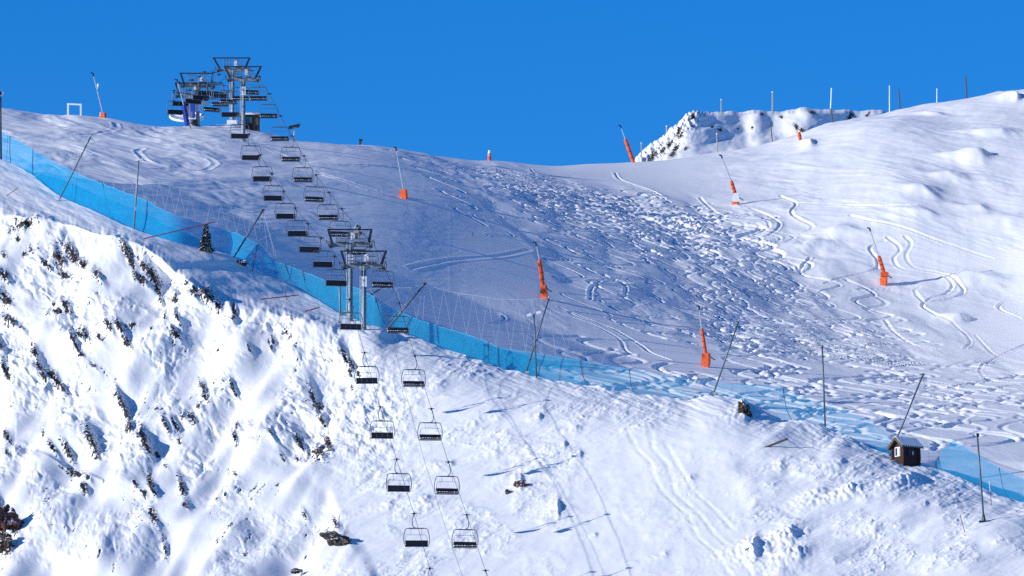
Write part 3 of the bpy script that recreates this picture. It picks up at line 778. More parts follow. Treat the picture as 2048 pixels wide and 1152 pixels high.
# ------------------------------------------------------------------ mesh builder
class MB:
    def __init__(s): s.v = []; s.f = []
    def add(s, vs, fs):
        n = len(s.v); s.v += [Vector(p) for p in vs]; s.f += [[i + n for i in f] for f in fs]; return s
    def box(s, c, size, ax=None):
        c = Vector(c); ax = ax or (Vector((1, 0, 0)), Vector((0, 1, 0)), Vector((0, 0, 1)))
        h = [ax[k] * (size[k] / 2) for k in range(3)]
        vs = [c + h[0] * a + h[1] * b + h[2] * d for a in (-1, 1) for b in (-1, 1) for d in (-1, 1)]
        return s.add(vs, [(0, 1, 3, 2), (4, 6, 7, 5), (0, 4, 5, 1), (2, 3, 7, 6), (0, 2, 6, 4), (1, 5, 7, 3)])
    def bar(s, a, b, w, h=None, up=Vector((0, 0, 1))):
        a = Vector(a); b = Vector(b); d = b - a; L = d.length; d = d / L
        x = d.cross(up)
        if x.length < 1e-4: x = d.cross(Vector((0, 1, 0)))
        x.normalize(); z = x.cross(d)
        return s.box((a + b) / 2, (L, w, h or w), (d, x, z))
    def tube(s, pts, r, n=6, closed=False, cap=True):
        pts = [Vector(p) for p in pts]; m = len(pts)
        rs = r if isinstance(r, (list, tuple)) else [r] * m
        rings = []; ref = None
        for i, p in enumerate(pts):
            if closed: t = pts[(i + 1) % m] - pts[i - 1]
            else: t = pts[min(i + 1, m - 1)] - pts[max(i - 1, 0)]
            t.normalize()
            if ref is None:
                ref = Vector((0, 0, 1)) if abs(t.z) < 0.9 else Vector((0, 1, 0))
            x = ref - t * ref.dot(t)
            if x.length < 1e-5: x = t.orthogonal()
            x.normalize(); y = t.cross(x); ref = x
            rings.append([p + (x * math.cos(2 * math.pi * k / n) + y * math.sin(2 * math.pi * k / n)) * rs[i] for k in range(n)])
        b = len(s.v)
        for rg in rings: s.v += rg
        rng_ = range(m) if closed else range(m - 1)
        for i in rng_:
            j = (i + 1) % m
            for k in range(n):
                s.f.append([b + i * n + k, b + i * n + (k + 1) % n, b + j * n + (k + 1) % n, b + j * n + k])
        if cap and not closed:
            s.f.append([b + k for k in range(n)][::-1]); s.f.append([b + (m - 1) * n + k for k in range(n)])
        return s
    def disc(s, c, axis, r, w, n=14):
        c = Vector(c); a = Vector(axis).normalized()
        return s.tube([c - a * w / 2, c + a * w / 2], r, n)
    def ring(s, c, axis, R_, r, n=24, k=6):
        c = Vector(c); a = Vector(axis).normalized(); x = a.orthogonal().normalized(); y = a.cross(x)
        return s.tube([c + (x * math.cos(2 * math.pi * i / n) + y * math.sin(2 * math.pi * i / n)) * R_ for i in range(n)], r, k, closed=True)
    def ball(s, c, r, n=8, sq=(1, 1, 1)):
        c = Vector(c); m = n // 2; vs = []; fs = []
        for i in range(m + 1):
            th = math.pi * i / m
            for k in range(n):
                ph = 2 * math.pi * k / n
                vs.append(c + Vector((math.sin(th) * math.cos(ph) * r * sq[0], math.sin(th) * math.sin(ph) * r * sq[1], math.cos(th) * r * sq[2])))
        for i in range(m):
            for k in range(n):
                fs.append((i * n + k, (i + 1) * n + k, (i + 1) * n + (k + 1) % n, i * n + (k + 1) % n))
        return s.add(vs, fs)
    def build(s, name, mat, parent=None, org=None, smooth=False):
        org = Vector(org) if org is not None else Vector((0, 0, 0))
        me = bpy.data.meshes.new(name)
        me.from_pydata([tuple(p - org) for p in s.v], [], s.f)
        me.validate(); me.update()
        if smooth:
            me.polygons.foreach_set('use_smooth', [True] * len(me.polygons))
        me.materials.append(mat)
        o = bpy.data.objects.new(name, me); C.objects.link(o)
        if parent is not None: o.parent = parent
        else: o.location = org
        return o

def thing(name, label, cat, loc, group=None, rz=0.0):
    o = bpy.data.objects.new(name, None); C.objects.link(o)
    o.empty_display_size = 0.5
    o.location = loc; o.rotation_euler = (0, 0, rz)
    o['label'] = label; o['category'] = cat
    if group: o['group'] = group
    return o
def tag(o, label, cat, group=None):
    o['label'] = label; o['category'] = cat
    if group: o['group'] = group
    return o
def kids(o): return [c for c in bpy.data.objects if c.parent == o]
def dup(root, loc, label, group=None, rz=None):
    r = root.copy(); C.objects.link(r); r.location = loc; r['label'] = label
    if group: r['group'] = group
    if rz is not None: r.rotation_euler = (random.uniform(-.03, .03), random.uniform(-.022, .022), rz + random.uniform(-.05, .05))
    for ch in KIDS[root.name]:
        c = ch.copy(); C.objects.link(c); c.parent = r
        for g in KIDS.get(ch.name, []):
            d = g.copy(); C.objects.link(d); d.parent = c
    return r
KIDS = {}
ZUP = Vector((0, 0, 1))
def clerp(pts, x):
    return float(np.interp(x, [p[0] for p in pts], [p[1] for p in pts]))
def DC(u):
    return float(np.interp(u, cols, Dc))

# ------------------------------------------------------------------ chairlift towers
ROPE_UP = Vector((-0.10, 0.955, 0.28)).normalized()

def sheaves(parent, org, c, side, rope, n=4):
    fr = MB()
    L = 0.52 * n
    fr.bar(c - rope * L / 2 - ZUP * 0.17, c + rope * L / 2 - ZUP * 0.17, 0.10, 0.20)
    fr.bar(c - ZUP * 0.32 - rope * 0.35, c - ZUP * 0.32 + rope * 0.35, 0.12, 0.16)
    fr.bar(c + Vector((-side * 0.42, 0, -0.24)), c + Vector((0, 0, -0.24)), 0.16, 0.22)
    fr.tube([c + Vector((side * 0.20, 0, -0.1)) - rope * L * 0.55, c + Vector((side * 0.24, 0, 0.25)) - rope * L * 0.4, c + Vector((side * 0.24, 0, 0.25)) + rope * L * 0.4, c + Vector((side * 0.20, 0, -0.1)) + rope * L * 0.55], 0.03, 5)
    o = fr.build('sheave_assembly', M['dark'], parent, org)
    for k in range(n):
        q = c + rope * ((k - (n - 1) / 2) * 0.52)
        w_ = MB().disc(q, (1, 0, 0), 0.22, 0.09, 12).disc(q, (1, 0, 0), 0.10, 0.15, 8)
        w_.build('sheave_wheel', M['steel_light'] if k % 2 else M['tube'], o, org)
    return o

def tower(label, um, vb, varm, vbeam, ul, ur, bl, br, ground, sign=None, r0=0.25, plinth=False, name='chairlift_tower', band=None, d=None, lamps=False):
    base, dg = ground(um, vb)
    d = d or dg
    s = d / F
    org = base.copy()
    def Q(u, v, dy=0.0):                       # point in the tower's own upright plane
        return Vector((base.x + (u - um) * s, base.y + dy, base.z + (vb - v) * s * 1.012))
    t = thing(name, label, 'lift tower', org, 'chairlift towers')
    m = MB(); m.tube([Q(um, vb + 8), Q(um, vb - 12), Q(um, varm)], [r0 * 1.12, r0 * 1.03, r0 * 0.88], 14)
    m.build('mast', M['steel'], t, org, True)
    f = MB(); f.tube([Q(um, vb + 8), Q(um, vb - 2)], [r0 * 1.7, r0 * 1.45], 10)
    if plinth: f.box(Q(um, vb + 1), (1.25, 1.2, 0.7))
    f.build('footing', M['snow'] if plinth else M['steel'], t, org)
    ld = MB()
    for sx in (-0.16, 0.16):
        ld.tube([Q(um, vb - 4, -r0 - 0.12) + Vector((sx - r0 * 0.7, 0, 0)), Q(um, varm, -r0 - 0.12) + Vector((sx - r0 * 0.7, 0, 0))], 0.018, 4)
    nrg = int((vb - varm) * s / 0.3)
    for k in range(nrg):
        z = base.z + 0.4 + k * 0.3
        ld.tube([Vector((base.x - r0 * 0.7 - 0.16, base.y - r0 - 0.12, z)), Vector((base.x - r0 * 0.7 + 0.16, base.y - r0 - 0.12, z))], 0.012, 4)
    ld.build('ladder', M['steel_light'], t, org)
    a = MB()
    a.bar(Q(ul, varm), Q(ur, varm), 0.34, 0.36)
    a.box(Q(um, varm + 4), (0.75, 0.5, 0.26)); a.tube([Q(um, varm + 9), Q(um, varm + 3)], [r0 * 0.9, r0 * 1.5], 10)
    a.build('crossarm', M['steel'], t, org)
    lf = MB()
    lf.bar(Q(bl, vbeam), Q(br, vbeam), 0.12, 0.13)
    lf.build('lifting_beam', M['dark'], t, org)
    for (b_, e_) in ((bl + 2.5, ul + 2), (br - 2.5, ur - 2)):
        MB().bar(Q(b_, vbeam + 1), Q(e_, varm - 3), 0.14, 0.22).build('lifting_brace', M['dark'], t, org)
    # platform with handrails on both arms
    for (x0, x1) in ((ul + 10, um - 6), (um + 6, ur - 10)):
        hr = MB()
        for dy in (-0.45, 0.45):
            for v_ in (varm - 11, varm - 21):
                hr.tube([Q(x0, v_, dy), Q(x1, v_, dy)], 0.022, 4)
            for k in range(3):
                xx = x0 + (x1 - x0) * k / 2
                hr.tube([Q(xx, varm - 3, dy), Q(xx, varm - 21, dy)], 0.022, 4)
        for v_ in (varm - 11, varm - 21):
            hr.tube([Q(x0, v_, -0.45), Q(x0, v_, 0.45)], 0.02, 4); hr.tube([Q(x1, v_, -0.45), Q(x1, v_, 0.45)], 0.02, 4)
        hr.box((Q(x0, varm - 4.5) + Q(x1, varm - 4.5)) / 2, ((x1 - x0) * s, 0.95, 0.04))
        hr.build('work_platform', M['tube'], t, org)
    ct = MB(); ct.box(Q(um + 5, (varm + vbeam) / 2 - 1, -0.2), (0.36, 0.12, 0.62))
    ct.build('number_plate', M['white'], t, org)
    mp_ = MB(); mp_.tube([Q(um - 4, varm - 4), Q(um - 4, vbeam + 2)], 0.03, 5).tube([Q(um + 4, varm - 4), Q(um + 4, vbeam + 2)], 0.03, 5).tube([Q(um - 4, vbeam + 2), Q(um, vbeam - 5), Q(um + 4, vbeam + 2)], 0.025, 5)
    mp_.build('cable_mast', M['tube'], t, org)
    for side, ue in ((-1, ul - 3), (1, ur + 3)):
        sheaves(t, org, Q(ue, varm - 2), side, ROPE_UP)
    if band is not None:
        MB().tube([Q(um, band + 1.8), Q(um, band - 1.8)], r0 * 1.08, 14).build('band', M['signblue'], t, org)
    if sign:
        v0, v1, kind = sign
        yf = -r0 - 0.07
        hw = r0 * 1.02
        sg = MB(); sg.box((Q(um, v0, yf) + Q(um, v1, yf)) / 2, (hw * 2, 0.03, (v1 - v0) * s))
        so_ = sg.build('sign_plate', M['white'], t, org)
        def mark(mat, nm, shapes):
            k = MB()
            for (cx, cz, w_, h_) in shapes:
                k.box(Vector((base.x + cx * hw, base.y + yf - 0.022, base.z + (vb - (v0 + v1) / 2) * s + cz * (v1 - v0) * s / 2)), (w_ * hw, 0.012, h_ * (v1 - v0) * s / 2))
            k.build(nm, mat, so_, org)
        if kind == 'emblem':
            k = MB()
            zc = base.z + (vb - (v0 + (v1 - v0) * 0.37)) * s
            k.ball((base.x - 0.02, base.y + yf - 0.02, zc + 0.06), 0.075, 10, (0.8, 0.2, 1.1)).ball((base.x - 0.01, base.y + yf - 0.02, zc - 0.10), 0.06, 10, (1.2, 0.2, 0.7)).ball((base.x - 0.08, base.y + yf - 0.02, zc), 0.06, 10, (0.6, 0.2, 1.2))
            k.build('emblem_figure', M['black'], so_, org)
            k = MB(); k.ball((base.x + 0.06, base.y + yf - 0.02, zc + 0.02), 0.055, 8, (0.8, 0.2, 1.3)).ball((base.x + 0.13, base.y + yf - 0.02, zc + 0.05), 0.045, 8, (1, 0.2, 1)).ball((base.x + 0.13, base.y + yf - 0.02, zc - 0.05), 0.04, 8, (1, 0.2, 1))
            k.build('emblem_patch', M['yellow'], so_, org)
            mark(M['signblue'], 'blue_strip', [(0, -1.07, 2.0, 0.12)])
        elif kind == 'stripes':
            mark(M['signblue'], 'blue_stripe', [(0, 0.42, 2.0, 0.22), (0, -0.28, 2.0, 0.30)])
        elif kind == 'digit':
            mark(M['black'], 'number', [(-0.36, 0.42, 0.34, 0.44), (0.06, 0.16, 1.15, 0.17), (0.26, 0.16, 0.36, 0.95)])
        elif kind == 'plain':
            mark(M['signblue'], 'blue_strip', [(0, -1.04, 2.0, 0.10)])
    if lamps:
        lp = MB()
        lp.box(Q(um + 12, vbeam + 10), (0.42, 0.3, 0.62)); lp.build('control_box', M['palewood'], t, org)
        hl = MB(); hl.ball(Q(um + 18.5, vbeam - 4), 0.14, 10).ball(Q(um + 20.5, vbeam + 7), 0.14, 10).tube([Q(um + 18.5, vbeam - 4), Q(um + 19, vbeam + 14)], 0.03, 5)
        hl.build('siren', M['black'], t, org)
        al = MB(); al.bar(Q(um + 7, vbeam - 1), Q(um + 11, vbeam - 10), 0.12, 0.06); al.build('panel_antenna', M['white'], t, org)
    return t, Q, d

T1, Q1, d1 = tower('front tower of the middle pair, its mast carrying a white emblem sign', 726, 658, 531, 500.5, 687, 762, 678.5, 772.5, ground_near, (551.5, 573, 'emblem'))
T2, Q2, d2_ = tower('rear tower of the middle pair, with blue striped plate and sirens on top', 700.5, 643, 490, 459.5, 662, 739, 654, 745, ground_near, (511, 527, 'stripes'), lamps=True, d=676)
T3, Q3, d3_ = tower('front tower near the summit, its mast carrying a white plate with the number 4', 486, 282, 157.5, 131.5, 458, 512, 446.5, 523, ground_piste, (172, 190, 'digit'), r0=0.24, band=212)
T4, Q4, d4_ = tower('tallest tower at the summit, standing on a pale round footing behind the numbered tower', 464.6, 242, 135, 110.5, 437, 491, 424.5, 500.5, ground_piste, None, r0=0.24, plinth=True)
T5, Q5, d5_ = tower('station tower with a plain white plate beside the summit bullwheel', 394.6, 250, 168, 143.5, 365, 424, 357.5, 426.5, ground_piste, (207, 221, 'plain'), r0=0.23)
T6, Q6, d6_ = tower('rearmost station tower partly hidden behind the bullwheel and the blue snow lance', 383.0, 250, 191, 166, 355, 412, 348, 416, ground_piste, None, r0=0.22, d=862)

# ------------------------------------------------------------------ return station bullwheel
b0, dd0 = ground_piste(388, 250)
sS = dd0 / F
cwh = P(373.5, 233.5, dd0 + 6)
st = thing('bullwheel_station', 'summit bullwheel station with a white spoked wheel and blue pillar', 'lift station', b0)
ax = Vector((0.03, -0.48, 1)).normalized()
RW = 33 * sS
wm = MB().ring(cwh, ax, RW, 0.16, 32, 8)
wo = wm.build('bullwheel', M['white'], st, b0, True)
sp = MB(); xx = ax.orthogonal().normalized(); yy = ax.cross(xx)
for k in range(10):
    a = 2 * math.pi * k / 10
    sp.bar(cwh, cwh + (xx * math.cos(a) + yy * math.sin(a)) * RW, 0.14, 0.12, ax)
sp.build('spokes', M['white'], wo, b0)
MB().tube([cwh - ax * 0.3, cwh + ax * 1.2], 0.4, 12).build('hub', M['steel'], wo, b0)
pl = MB(); pl.bar(P(386, 252, dd0), P(385, 207, dd0), 0.45, 0.45); pl.build('blue_pillar', M['blue'], st, b0)
pl = MB(); pl.box(P(386.5, 247, dd0), (0.62, 0.62, 0.9)); pl.build('pillar_base', M['rubber'], st, b0)
pl = MB(); pl.box(P(386, 238, dd0 - .03), (0.5, 0.5, 0.16)); pl.build('collar', M['white'], st, b0)
pl = MB(); pl.bar(P(352, 207, dd0 + 5), P(415, 207, dd0 + 5), 0.35, 0.3); pl.bar(P(373, 207, dd0 + 5), cwh, 0.3, 0.3, Vector((0, 1, 0)))
pl.build('wheel_carrier', M['steel'], st, b0)

# ------------------------------------------------------------------ ropes and chairs
LEFT = [(864,1197),(832.5,1086),(797.7,976),(764.6,870),(733,760.5),(702.5,652.5),(673,565.5),(646.5,528),(620,498.5),(594.5,466.5),(571,431.5),(546.8,395.5),(524,357),(502,314.5),(479.8,271.5)]
RIGHT = [(968,1201),(930.5,1088.5),(894,981.5),(860,873.6),(827,767),(796,660),(766,568.5),(734,529),(712,503),(681,467.5),(655.5,434),(629.6,398),(605.6,359),(581.7,318),(558.8,277),(537,231.5)]
def d_rope(v):   # depth of a grip from its row
    return float(np.interp(v, [150, 165, 225, 489, 527, 1028, 1160, 1400], [d4_, d3_, d3_ - 26, 677, 672, 606, 590, 566]))
def chair_grip(u, v, off):
    d = d_rope(v - 50)
    for _ in range(3):
        k = F / d
        d = d_rope(v - 2.40 * k)
    k = F / d
    return u - off * k, v - 2.40 * k, d
grips_l = [chair_grip(u, v, 0.18) for u, v in LEFT]
grips_r = [chair_grip(u, v, -0.12) for u, v in RIGHT]

def make_chair(label, side):
    """side -1: climbing chair seen from behind; +1: descending chair seen from the front"""
    t = thing('chairlift_chair', label, 'lift chair', (0, 0, 0))
    K = KIDS.setdefault(t.name, [])
    ox = 0.18 if side < 0 else -0.12
    b = 1 if side > 0 else -1
    g = MB(); g.box((0, 0, 0.02), (0.12, 0.5, 0.16)); g.tube([(0, 0, 0.05), (0, 0, -0.1)], 0.05, 6)
    g.bar((-0.28, 0, 0.04), (0.28, 0, 0.04), 0.06, 0.05)
    K.append(g.build('grip', M['dark'], t))
    h_ = MB(); h_.tube([(0, 0, 0), (b * 0.09, 0, -0.22), (b * 0.16, 0, -0.55), (b * 0.15, 0, -0.92), (b * 0.05, 0, -1.10), (ox * 0.6, 0, -1.17), (ox, 0, -1.19)], 0.040, 6)
    K.append(h_.build('hanger', M['tube'], t, None, True))
    f = MB(); f.tube([(ox - 0.80, 0, -1.2), (ox + 0.80, 0, -1.2), (ox + 0.93, 0, -1.29), (ox + 1.02, 0, -1.62), (ox + 1.09, 0, -2.02), (ox + 1.05, 0, -2.38), (ox + 0.96, 0, -2.72),
                (ox - 0.96, 0, -2.72), (ox - 1.05, 0, -2.38), (ox - 1.09, 0, -2.02), (ox - 1.02, 0, -1.62), (ox - 0.93, 0, -1.29)], 0.034, 6, closed=True)
    f.bar((ox - 0.62, 0, -1.2), (ox + 0.62, 0, -1.2), 0.10, 0.09)
    K.append(f.build('frame', M['tube'], t))
    sb = MB(); yb = 0.30 * (-side)
    sb.tube([(ox - 0.94, yb * .4, -2.5), (ox - 0.92, yb, -1.95), (ox - 0.82, yb, -1.70), (ox + 0.82, yb, -1.70), (ox + 0.92, yb, -1.95), (ox + 0.94, yb * .4, -2.5)], 0.017, 5)
    for xk in (-0.45, 0.45): sb.tube([(ox + xk, 0, -1.22), (ox + xk, yb, -1.70)], 0.014, 4)
    K.append(sb.build('safety_bar', M['tube'], t))
    bk = MB()
    for k in range(4):
        bk.box((ox - 0.70 + k * 0.467, 0.02 * side, -2.41), (0.460, 0.07, 0.40))
    bk.bar((ox - 0.95, 0.05 * side, -2.32), (ox + 0.95, 0.05 * side, -2.32), 0.05)
    K.append(bk.build('backrest', M['seat'], t))
    se = MB()
    for k in range(4):
        se.box((ox - 0.70 + k * 0.467, -side * 0.27, -2.64 + 0.004 * (k % 2)), (0.472, 0.48 + 0.01 * (k % 2), 0.08))
    K.append(se.build('seat', M['seat'], t))
    if side > 0:
        sn = MB()
        rr = random.Random(3)
        for k in range(9):
            x = ox - 0.84 + k * 0.21
            sn.ball((x, -0.27, -2.60), 0.17, 8, (0.9, 1.2, 0.30 + 0.25 * rr.random()))
        K.append(sn.build('snow_on_seat', M['snow'], t, None, True))
    else:
        sn = MB()
        for k in range(9):
            sn.ball((ox - 0.84 + k * 0.21, 0.0, -2.22), 0.10, 6, (1.1, 0.6, 0.35))
        K.append(sn.build('snow_on_backrest', M['snow'], t, None, True))
    return t
ORD = ['lowest', 'second', 'third', 'fourth', 'fifth', 'sixth', 'seventh', 'eighth', 'ninth', 'tenth', 'eleventh', 'twelfth', 'thirteenth', 'fourteenth', 'fifteenth', 'sixteenth', 'seventeenth']
protos = {}
YAW = math.radians(6.5)
for side, gl, nm in ((-1, grips_l, 'left'), (1, grips_r, 'right')):
    for i, (u, v, d) in enumerate(gl):
        note = {-1: 'seen from behind', 1: 'with snow on its seat'}[side]
        if i == 0: lab = 'chair on the %s rope, only its hanger showing at the bottom edge' % nm
        else: lab = 'empty chair %s, %s rope, %s counting up from the bottom' % (note, nm, ORD[i])
        p = P(u, v, d)
        if side not in protos:
            t = make_chair(lab, side); protos[side] = t; t.location = p; t.rotation_euler = (0, 0, YAW); t['group'] = 'chairs hanging on the lift ropes'
        else:
            dup(protos[side], p, lab, 'chairs hanging on the lift ropes', YAW)
# chairs bunched around the summit station
TOP = [(1, 516, 196, 'right of the numbered summit mast, first below its right sheaves', 0), (1, 501.5, 184, 'close behind the numbered summit mast on its right side', 8),
       (1, 480.5, 196, 'half hidden behind the numbered summit mast', 14), (1, 457, 203, 'between the tallest summit mast and the numbered one, pale seat', 16), (1, 440, 208, 'snowy seat just left of the tallest summit mast', 18),
       (1, 422.5, 219, 'lowest snowy one left of the tallest summit mast', 20), (-1, 459.5, 228.5, 'dark seat beside the foot of the tallest summit mast', -6), (-1, 441, 191, 'dark seat right of the station tower, upper right of the bunch', 22),
       (-1, 431, 186.5, 'dark seat above the snowy ones, overlapping its neighbour', 26), (-1, 412, 185.5, 'topmost dark seat of the bunch at the station', 30), (-1, 403, 195, 'large dark seat in front of the station tower arms', 24),
       (-1, 387, 202, 'dark seat crossing the station tower mast', 28), (-1, 361, 206.5, 'dark seat left of the station tower beside the blue lance', 30), (-1, 351, 223.5, 'leftmost of all, over the white bullwheel', 24)]
top_grips = []
for side, u, v, lab, dz in TOP:
    d = d3_ + dz; k = F / d
    p = P(u - (0.18 if side < 0 else -0.12) * k, v - 2.40 * k, d)
    dup(protos[side], p, 'summit chair, ' + lab, 'chairs bunched at the summit station', YAW + (0.25 if dz > 19 else 0))
    top_grips.append(p)

def rope_thing(name, label, cat, pts, r, mat):
    o = MB().tube(pts, r, 6).build(name, mat, None, pts[0]); return tag(o, label, cat)
def up_sheave(u, v, d): return P(u, v, d)
rl = [P(955, 1400, 566)] + [P(*g) for g in grips_l[:6]] + [Q1(684, 527), ] + [P(*grips_l[6])] + [Q2(659, 486)] + [P(*g) for g in grips_l[7:]] + [Q3(455, 154), Q4(434, 131.5), Q5(362, 165), Q6(352, 188), cwh + Vector((-RW, 0, 0.1))]
rr_ = [P(1062, 1400, 566)] + [P(*g) for g in grips_r[:6]] + [Q1(765, 527)] + [P(*grips_r[6])] + [Q2(742, 486)] + [P(*g) for g in grips_r[9:]] + [Q3(515, 154), Q4(494, 131.5), Q5(427, 165), Q6(415, 188), cwh + Vector((RW, 0, 0.1))]
# the hidden chairs between the middle towers hang from the same strand
rope_thing('haul_rope', 'dark steel haul rope carrying the left hand line of chairs', 'cable', rl, 0.018, M['dark'])
rope_thing('haul_rope', 'dark steel haul rope carrying the right hand line of chairs', 'cable', rr_, 0.018, M['dark'])
cm = [P(1010, 1400, 566), P(925, 1152, 592), P(886, 1040, 606), P(850, 925, 622), P(815, 800, 640), P(790, 700, 655), Q1(735, 505), Q2(706, 462), P(640, 390, 735), P(580, 290, 790), Q3(490, 133), Q4(468, 112)]
rope_thing('signal_cable', 'thin signal cable strung midway between the two lift ropes', 'cable', cm, 0.013, M['tube'])

# ------------------------------------------------------------------ summit hut
g0, dh = ground_piste(499, 258)
hc = P(499, 258, dh + 3); hs_ = (dh + 3) / F
ht = thing('lift_hut', 'small red-brown lift hut with snowy flat roof behind the numbered summit tower', 'hut', hc)
def HB(u0, v0, u1, v1, dep, dy, mat, nm, par):
    a = P(u0, v1, dh + 3); b = P(u1, v0, dh + 3)
    o = MB().box(((a.x + b.x) / 2, a.y + dy, (a.z + b.z) / 2), (b.x - a.x, dep, abs(b.z - a.z))).build(nm, mat, par, hc); return o
w_ = HB(479, 229, 518, 266, 2.2, 1.1, M['brick'], 'walls', ht)
HB(477, 225, 520, 229.5, 2.6, 1.1, M['snow'], 'snow_roof', ht)
HB(491, 233, 504, 247, 0.08, -0.03, M['teal'], 'window', ht)
HB(482, 232, 488, 262, 0.08, -0.03, M['wood'], 'door', ht)
HB(478, 229.3, 519, 231, 2.4, 1.1, M['wood'], 'eaves', ht)
HB(505, 231.2, 517, 264, 0.06, -0.035, M['wood'], 'shutter', ht)
# ------------------------------------------------------------------ snow lances
def snow_gun(label, ground, base, box, sleeve, tip, boxw=12, sw=8, mats=('orange', 'orange'), head=True, extra=None, name='snow_lance', dback=0.0):
    """base (u,v) foot; box = v of the housing's top (or None); sleeve = ((u,v),(u,v)) padded part; tip = lance end"""
    b, d = ground(*base)
    d += dback
    s = d / F
    b = P(base[0], base[1] + 2, d)
    t = thing(name, label, 'snow gun', b, 'snow-making lances on the pistes')
    X = lambda u, v, dy=0.0: P(u, v, d) + Vector((0, dy, 0))
    low = X(base[0], base[1] + 5)
    if box:
        bu, bv = box
        m = MB()
        ax_ = (X(bu, bv) - low); L = ax_.length; ax_.normalize()
        x = Vector((0.94, -0.34, 0)); x = (x - ax_ * x.dot(ax_)).normalized(); y = ax_.cross(x)
        nb = 3
        for k in range(nb):
            w = boxw * s * (0.94 + 0.10 * (k % 2))
            m.box(low + ax_ * L * (k + 0.5) / nb, (w, w * 0.9, L / nb * 0.985), (x, y, ax_))
        m.build('base_padding', M[mats[0]], t, b)
    if sleeve:
        p0, p1 = X(*sleeve[0]), X(*sleeve[1])
        m = MB(); r = sw * s / 2
        pts = [p0.lerp(p1, k / 4) for k in range(5)]
        m.tube(pts, [r * 0.9, r * 1.04, r, r * 1.02, r * 0.88], 8)
        for k in (0.25, 0.5, 0.75):
            q = p0.lerp(p1, k); dd = (p1 - p0).normalized()
            MB().tube([q - dd * 0.022, q + dd * 0.022], r * 1.12, 8).build('strap', M['rubber'], t, b)
        m.build('lance_padding', M[mats[1]], t, b)
        MB().tube([p0 + Vector((0.2, -0.25, 0.1)), p0 + Vector((0.45, -0.3, -0.35)), p0 + Vector((0.9, -0.2, -0.62))], 0.05, 6).build('hose', M['rubber'], t, b)
    if tip:
        p0 = X(*(sleeve[1] if sleeve else box)); p1 = X(*tip)
        p0b = p0 - (p1 - p0).normalized() * 0.3
        m = MB(); m.tube([p0b, p0.lerp(p1, 0.5), p1], [0.075, 0.065, 0.05], 7); m.build('lance', M['steel_light'], t, b)
        if head:
            dirr = (p1 - p0).normalized()
            m = MB(); m.tube([p1 - dirr * 0.1, p1 + dirr * 0.25, p1 + dirr * 0.35 + Vector((-0.22, 0, -0.02))], [0.09, 0.10, 0.07], 7); m.build('nozzle', M['dark'], t, b)
    if extra: extra(t, b, X, s)
    return t
snow_gun('orange snow lance just behind the leaning pole tip at the centre of the photo', ground_piste, (1089, 598), (1087, 570), ((1086, 572), (1079, 519)), (1072.5, 490), 12, 9)
snow_gun('lowest orange snow lance, with a tall box base, left of a leaning pole', ground_piste, (1411, 734), (1412.5, 706), ((1411.5, 708), (1403.5, 657)), (1398.5, 618), 15, 7)
def white_cover(t, b, X, s):
    m = MB(); m.box(X(1472, 397, -0.12), (13 * s, 9 * s, 15 * s)); m.box(X(1473, 389, -0.1), (9 * s, 8 * s, 4 * s)); m.build('white_cover', M['white'], t, b)
snow_gun('orange snow lance with a white covered base, below the saddle, casting a long shadow', ground_piste, (1471, 411), (1471, 402), ((1471.5, 391), (1462.5, 362)), (1444, 315), 12, 7, extra=white_cover)
def head_box(t, b, X, s):
    m = MB(); m.box(X(1769, 549, -0.1), (16 * s, 12 * s, 8 * s)); m.build('valve_box', M['orange'], t, b)
snow_gun('orange snow lance among broad ski tracks on the right, with a square valve box', ground_piste, (1767, 570), (1768, 546), ((1768, 546), (1757.5, 512)), (1740.5, 461), 12, 8, extra=head_box)
snow_gun('snow lance with only a small orange box base, on the shaded piste at centre left', ground_piste, (808, 403), (807, 379), None, (792.5, 300), 13, 7)
snow_gun('leaning orange snow lance on the saddle skyline, left of the rocky knoll', ground_piste, (1268, 325), None, ((1268, 328), (1250.5, 278)), (1242, 255), 12, 7.5)
snow_gun('short orange padded post without its lance, on the edge below the marker posts', ground_piste, (1603, 291), None, ((1604, 294), (1597.5, 264)), None, 12, 7, head=False)
def white_knob(t, b, X, s):
    m = MB(); m.ball(X(196.5, 171, -0.1), 3.2 * s, 8, (0.8, 0.8, 1.2)); m.tube([X(196.5, 171, -.1), X(195, 178)], 0.04, 5); m.build('sensor', M['white'], t, b)
def white_side(t, b, X, s):
    white_knob(t, b, X, s)
    m = MB(); m.box(X(200.6, 229.5, -0.05), (2 * s, 7 * s, 9 * s)); m.build('side_panel', M['white'], t, b)
snow_gun('snow lance with small red box and white sensor, alone on the left skyline', ground_piste, (206, 233), (205.5, 225.5), None, (187, 151), 11, 6, extra=white_side)
snow_gun('blue padded snow lance leaning in front of the summit bullwheel', ground_piste, (374, 250), None, ((375, 252), (367.5, 210)), (355, 164), 10, 10, mats=('blue', 'blue'), dback=-4)

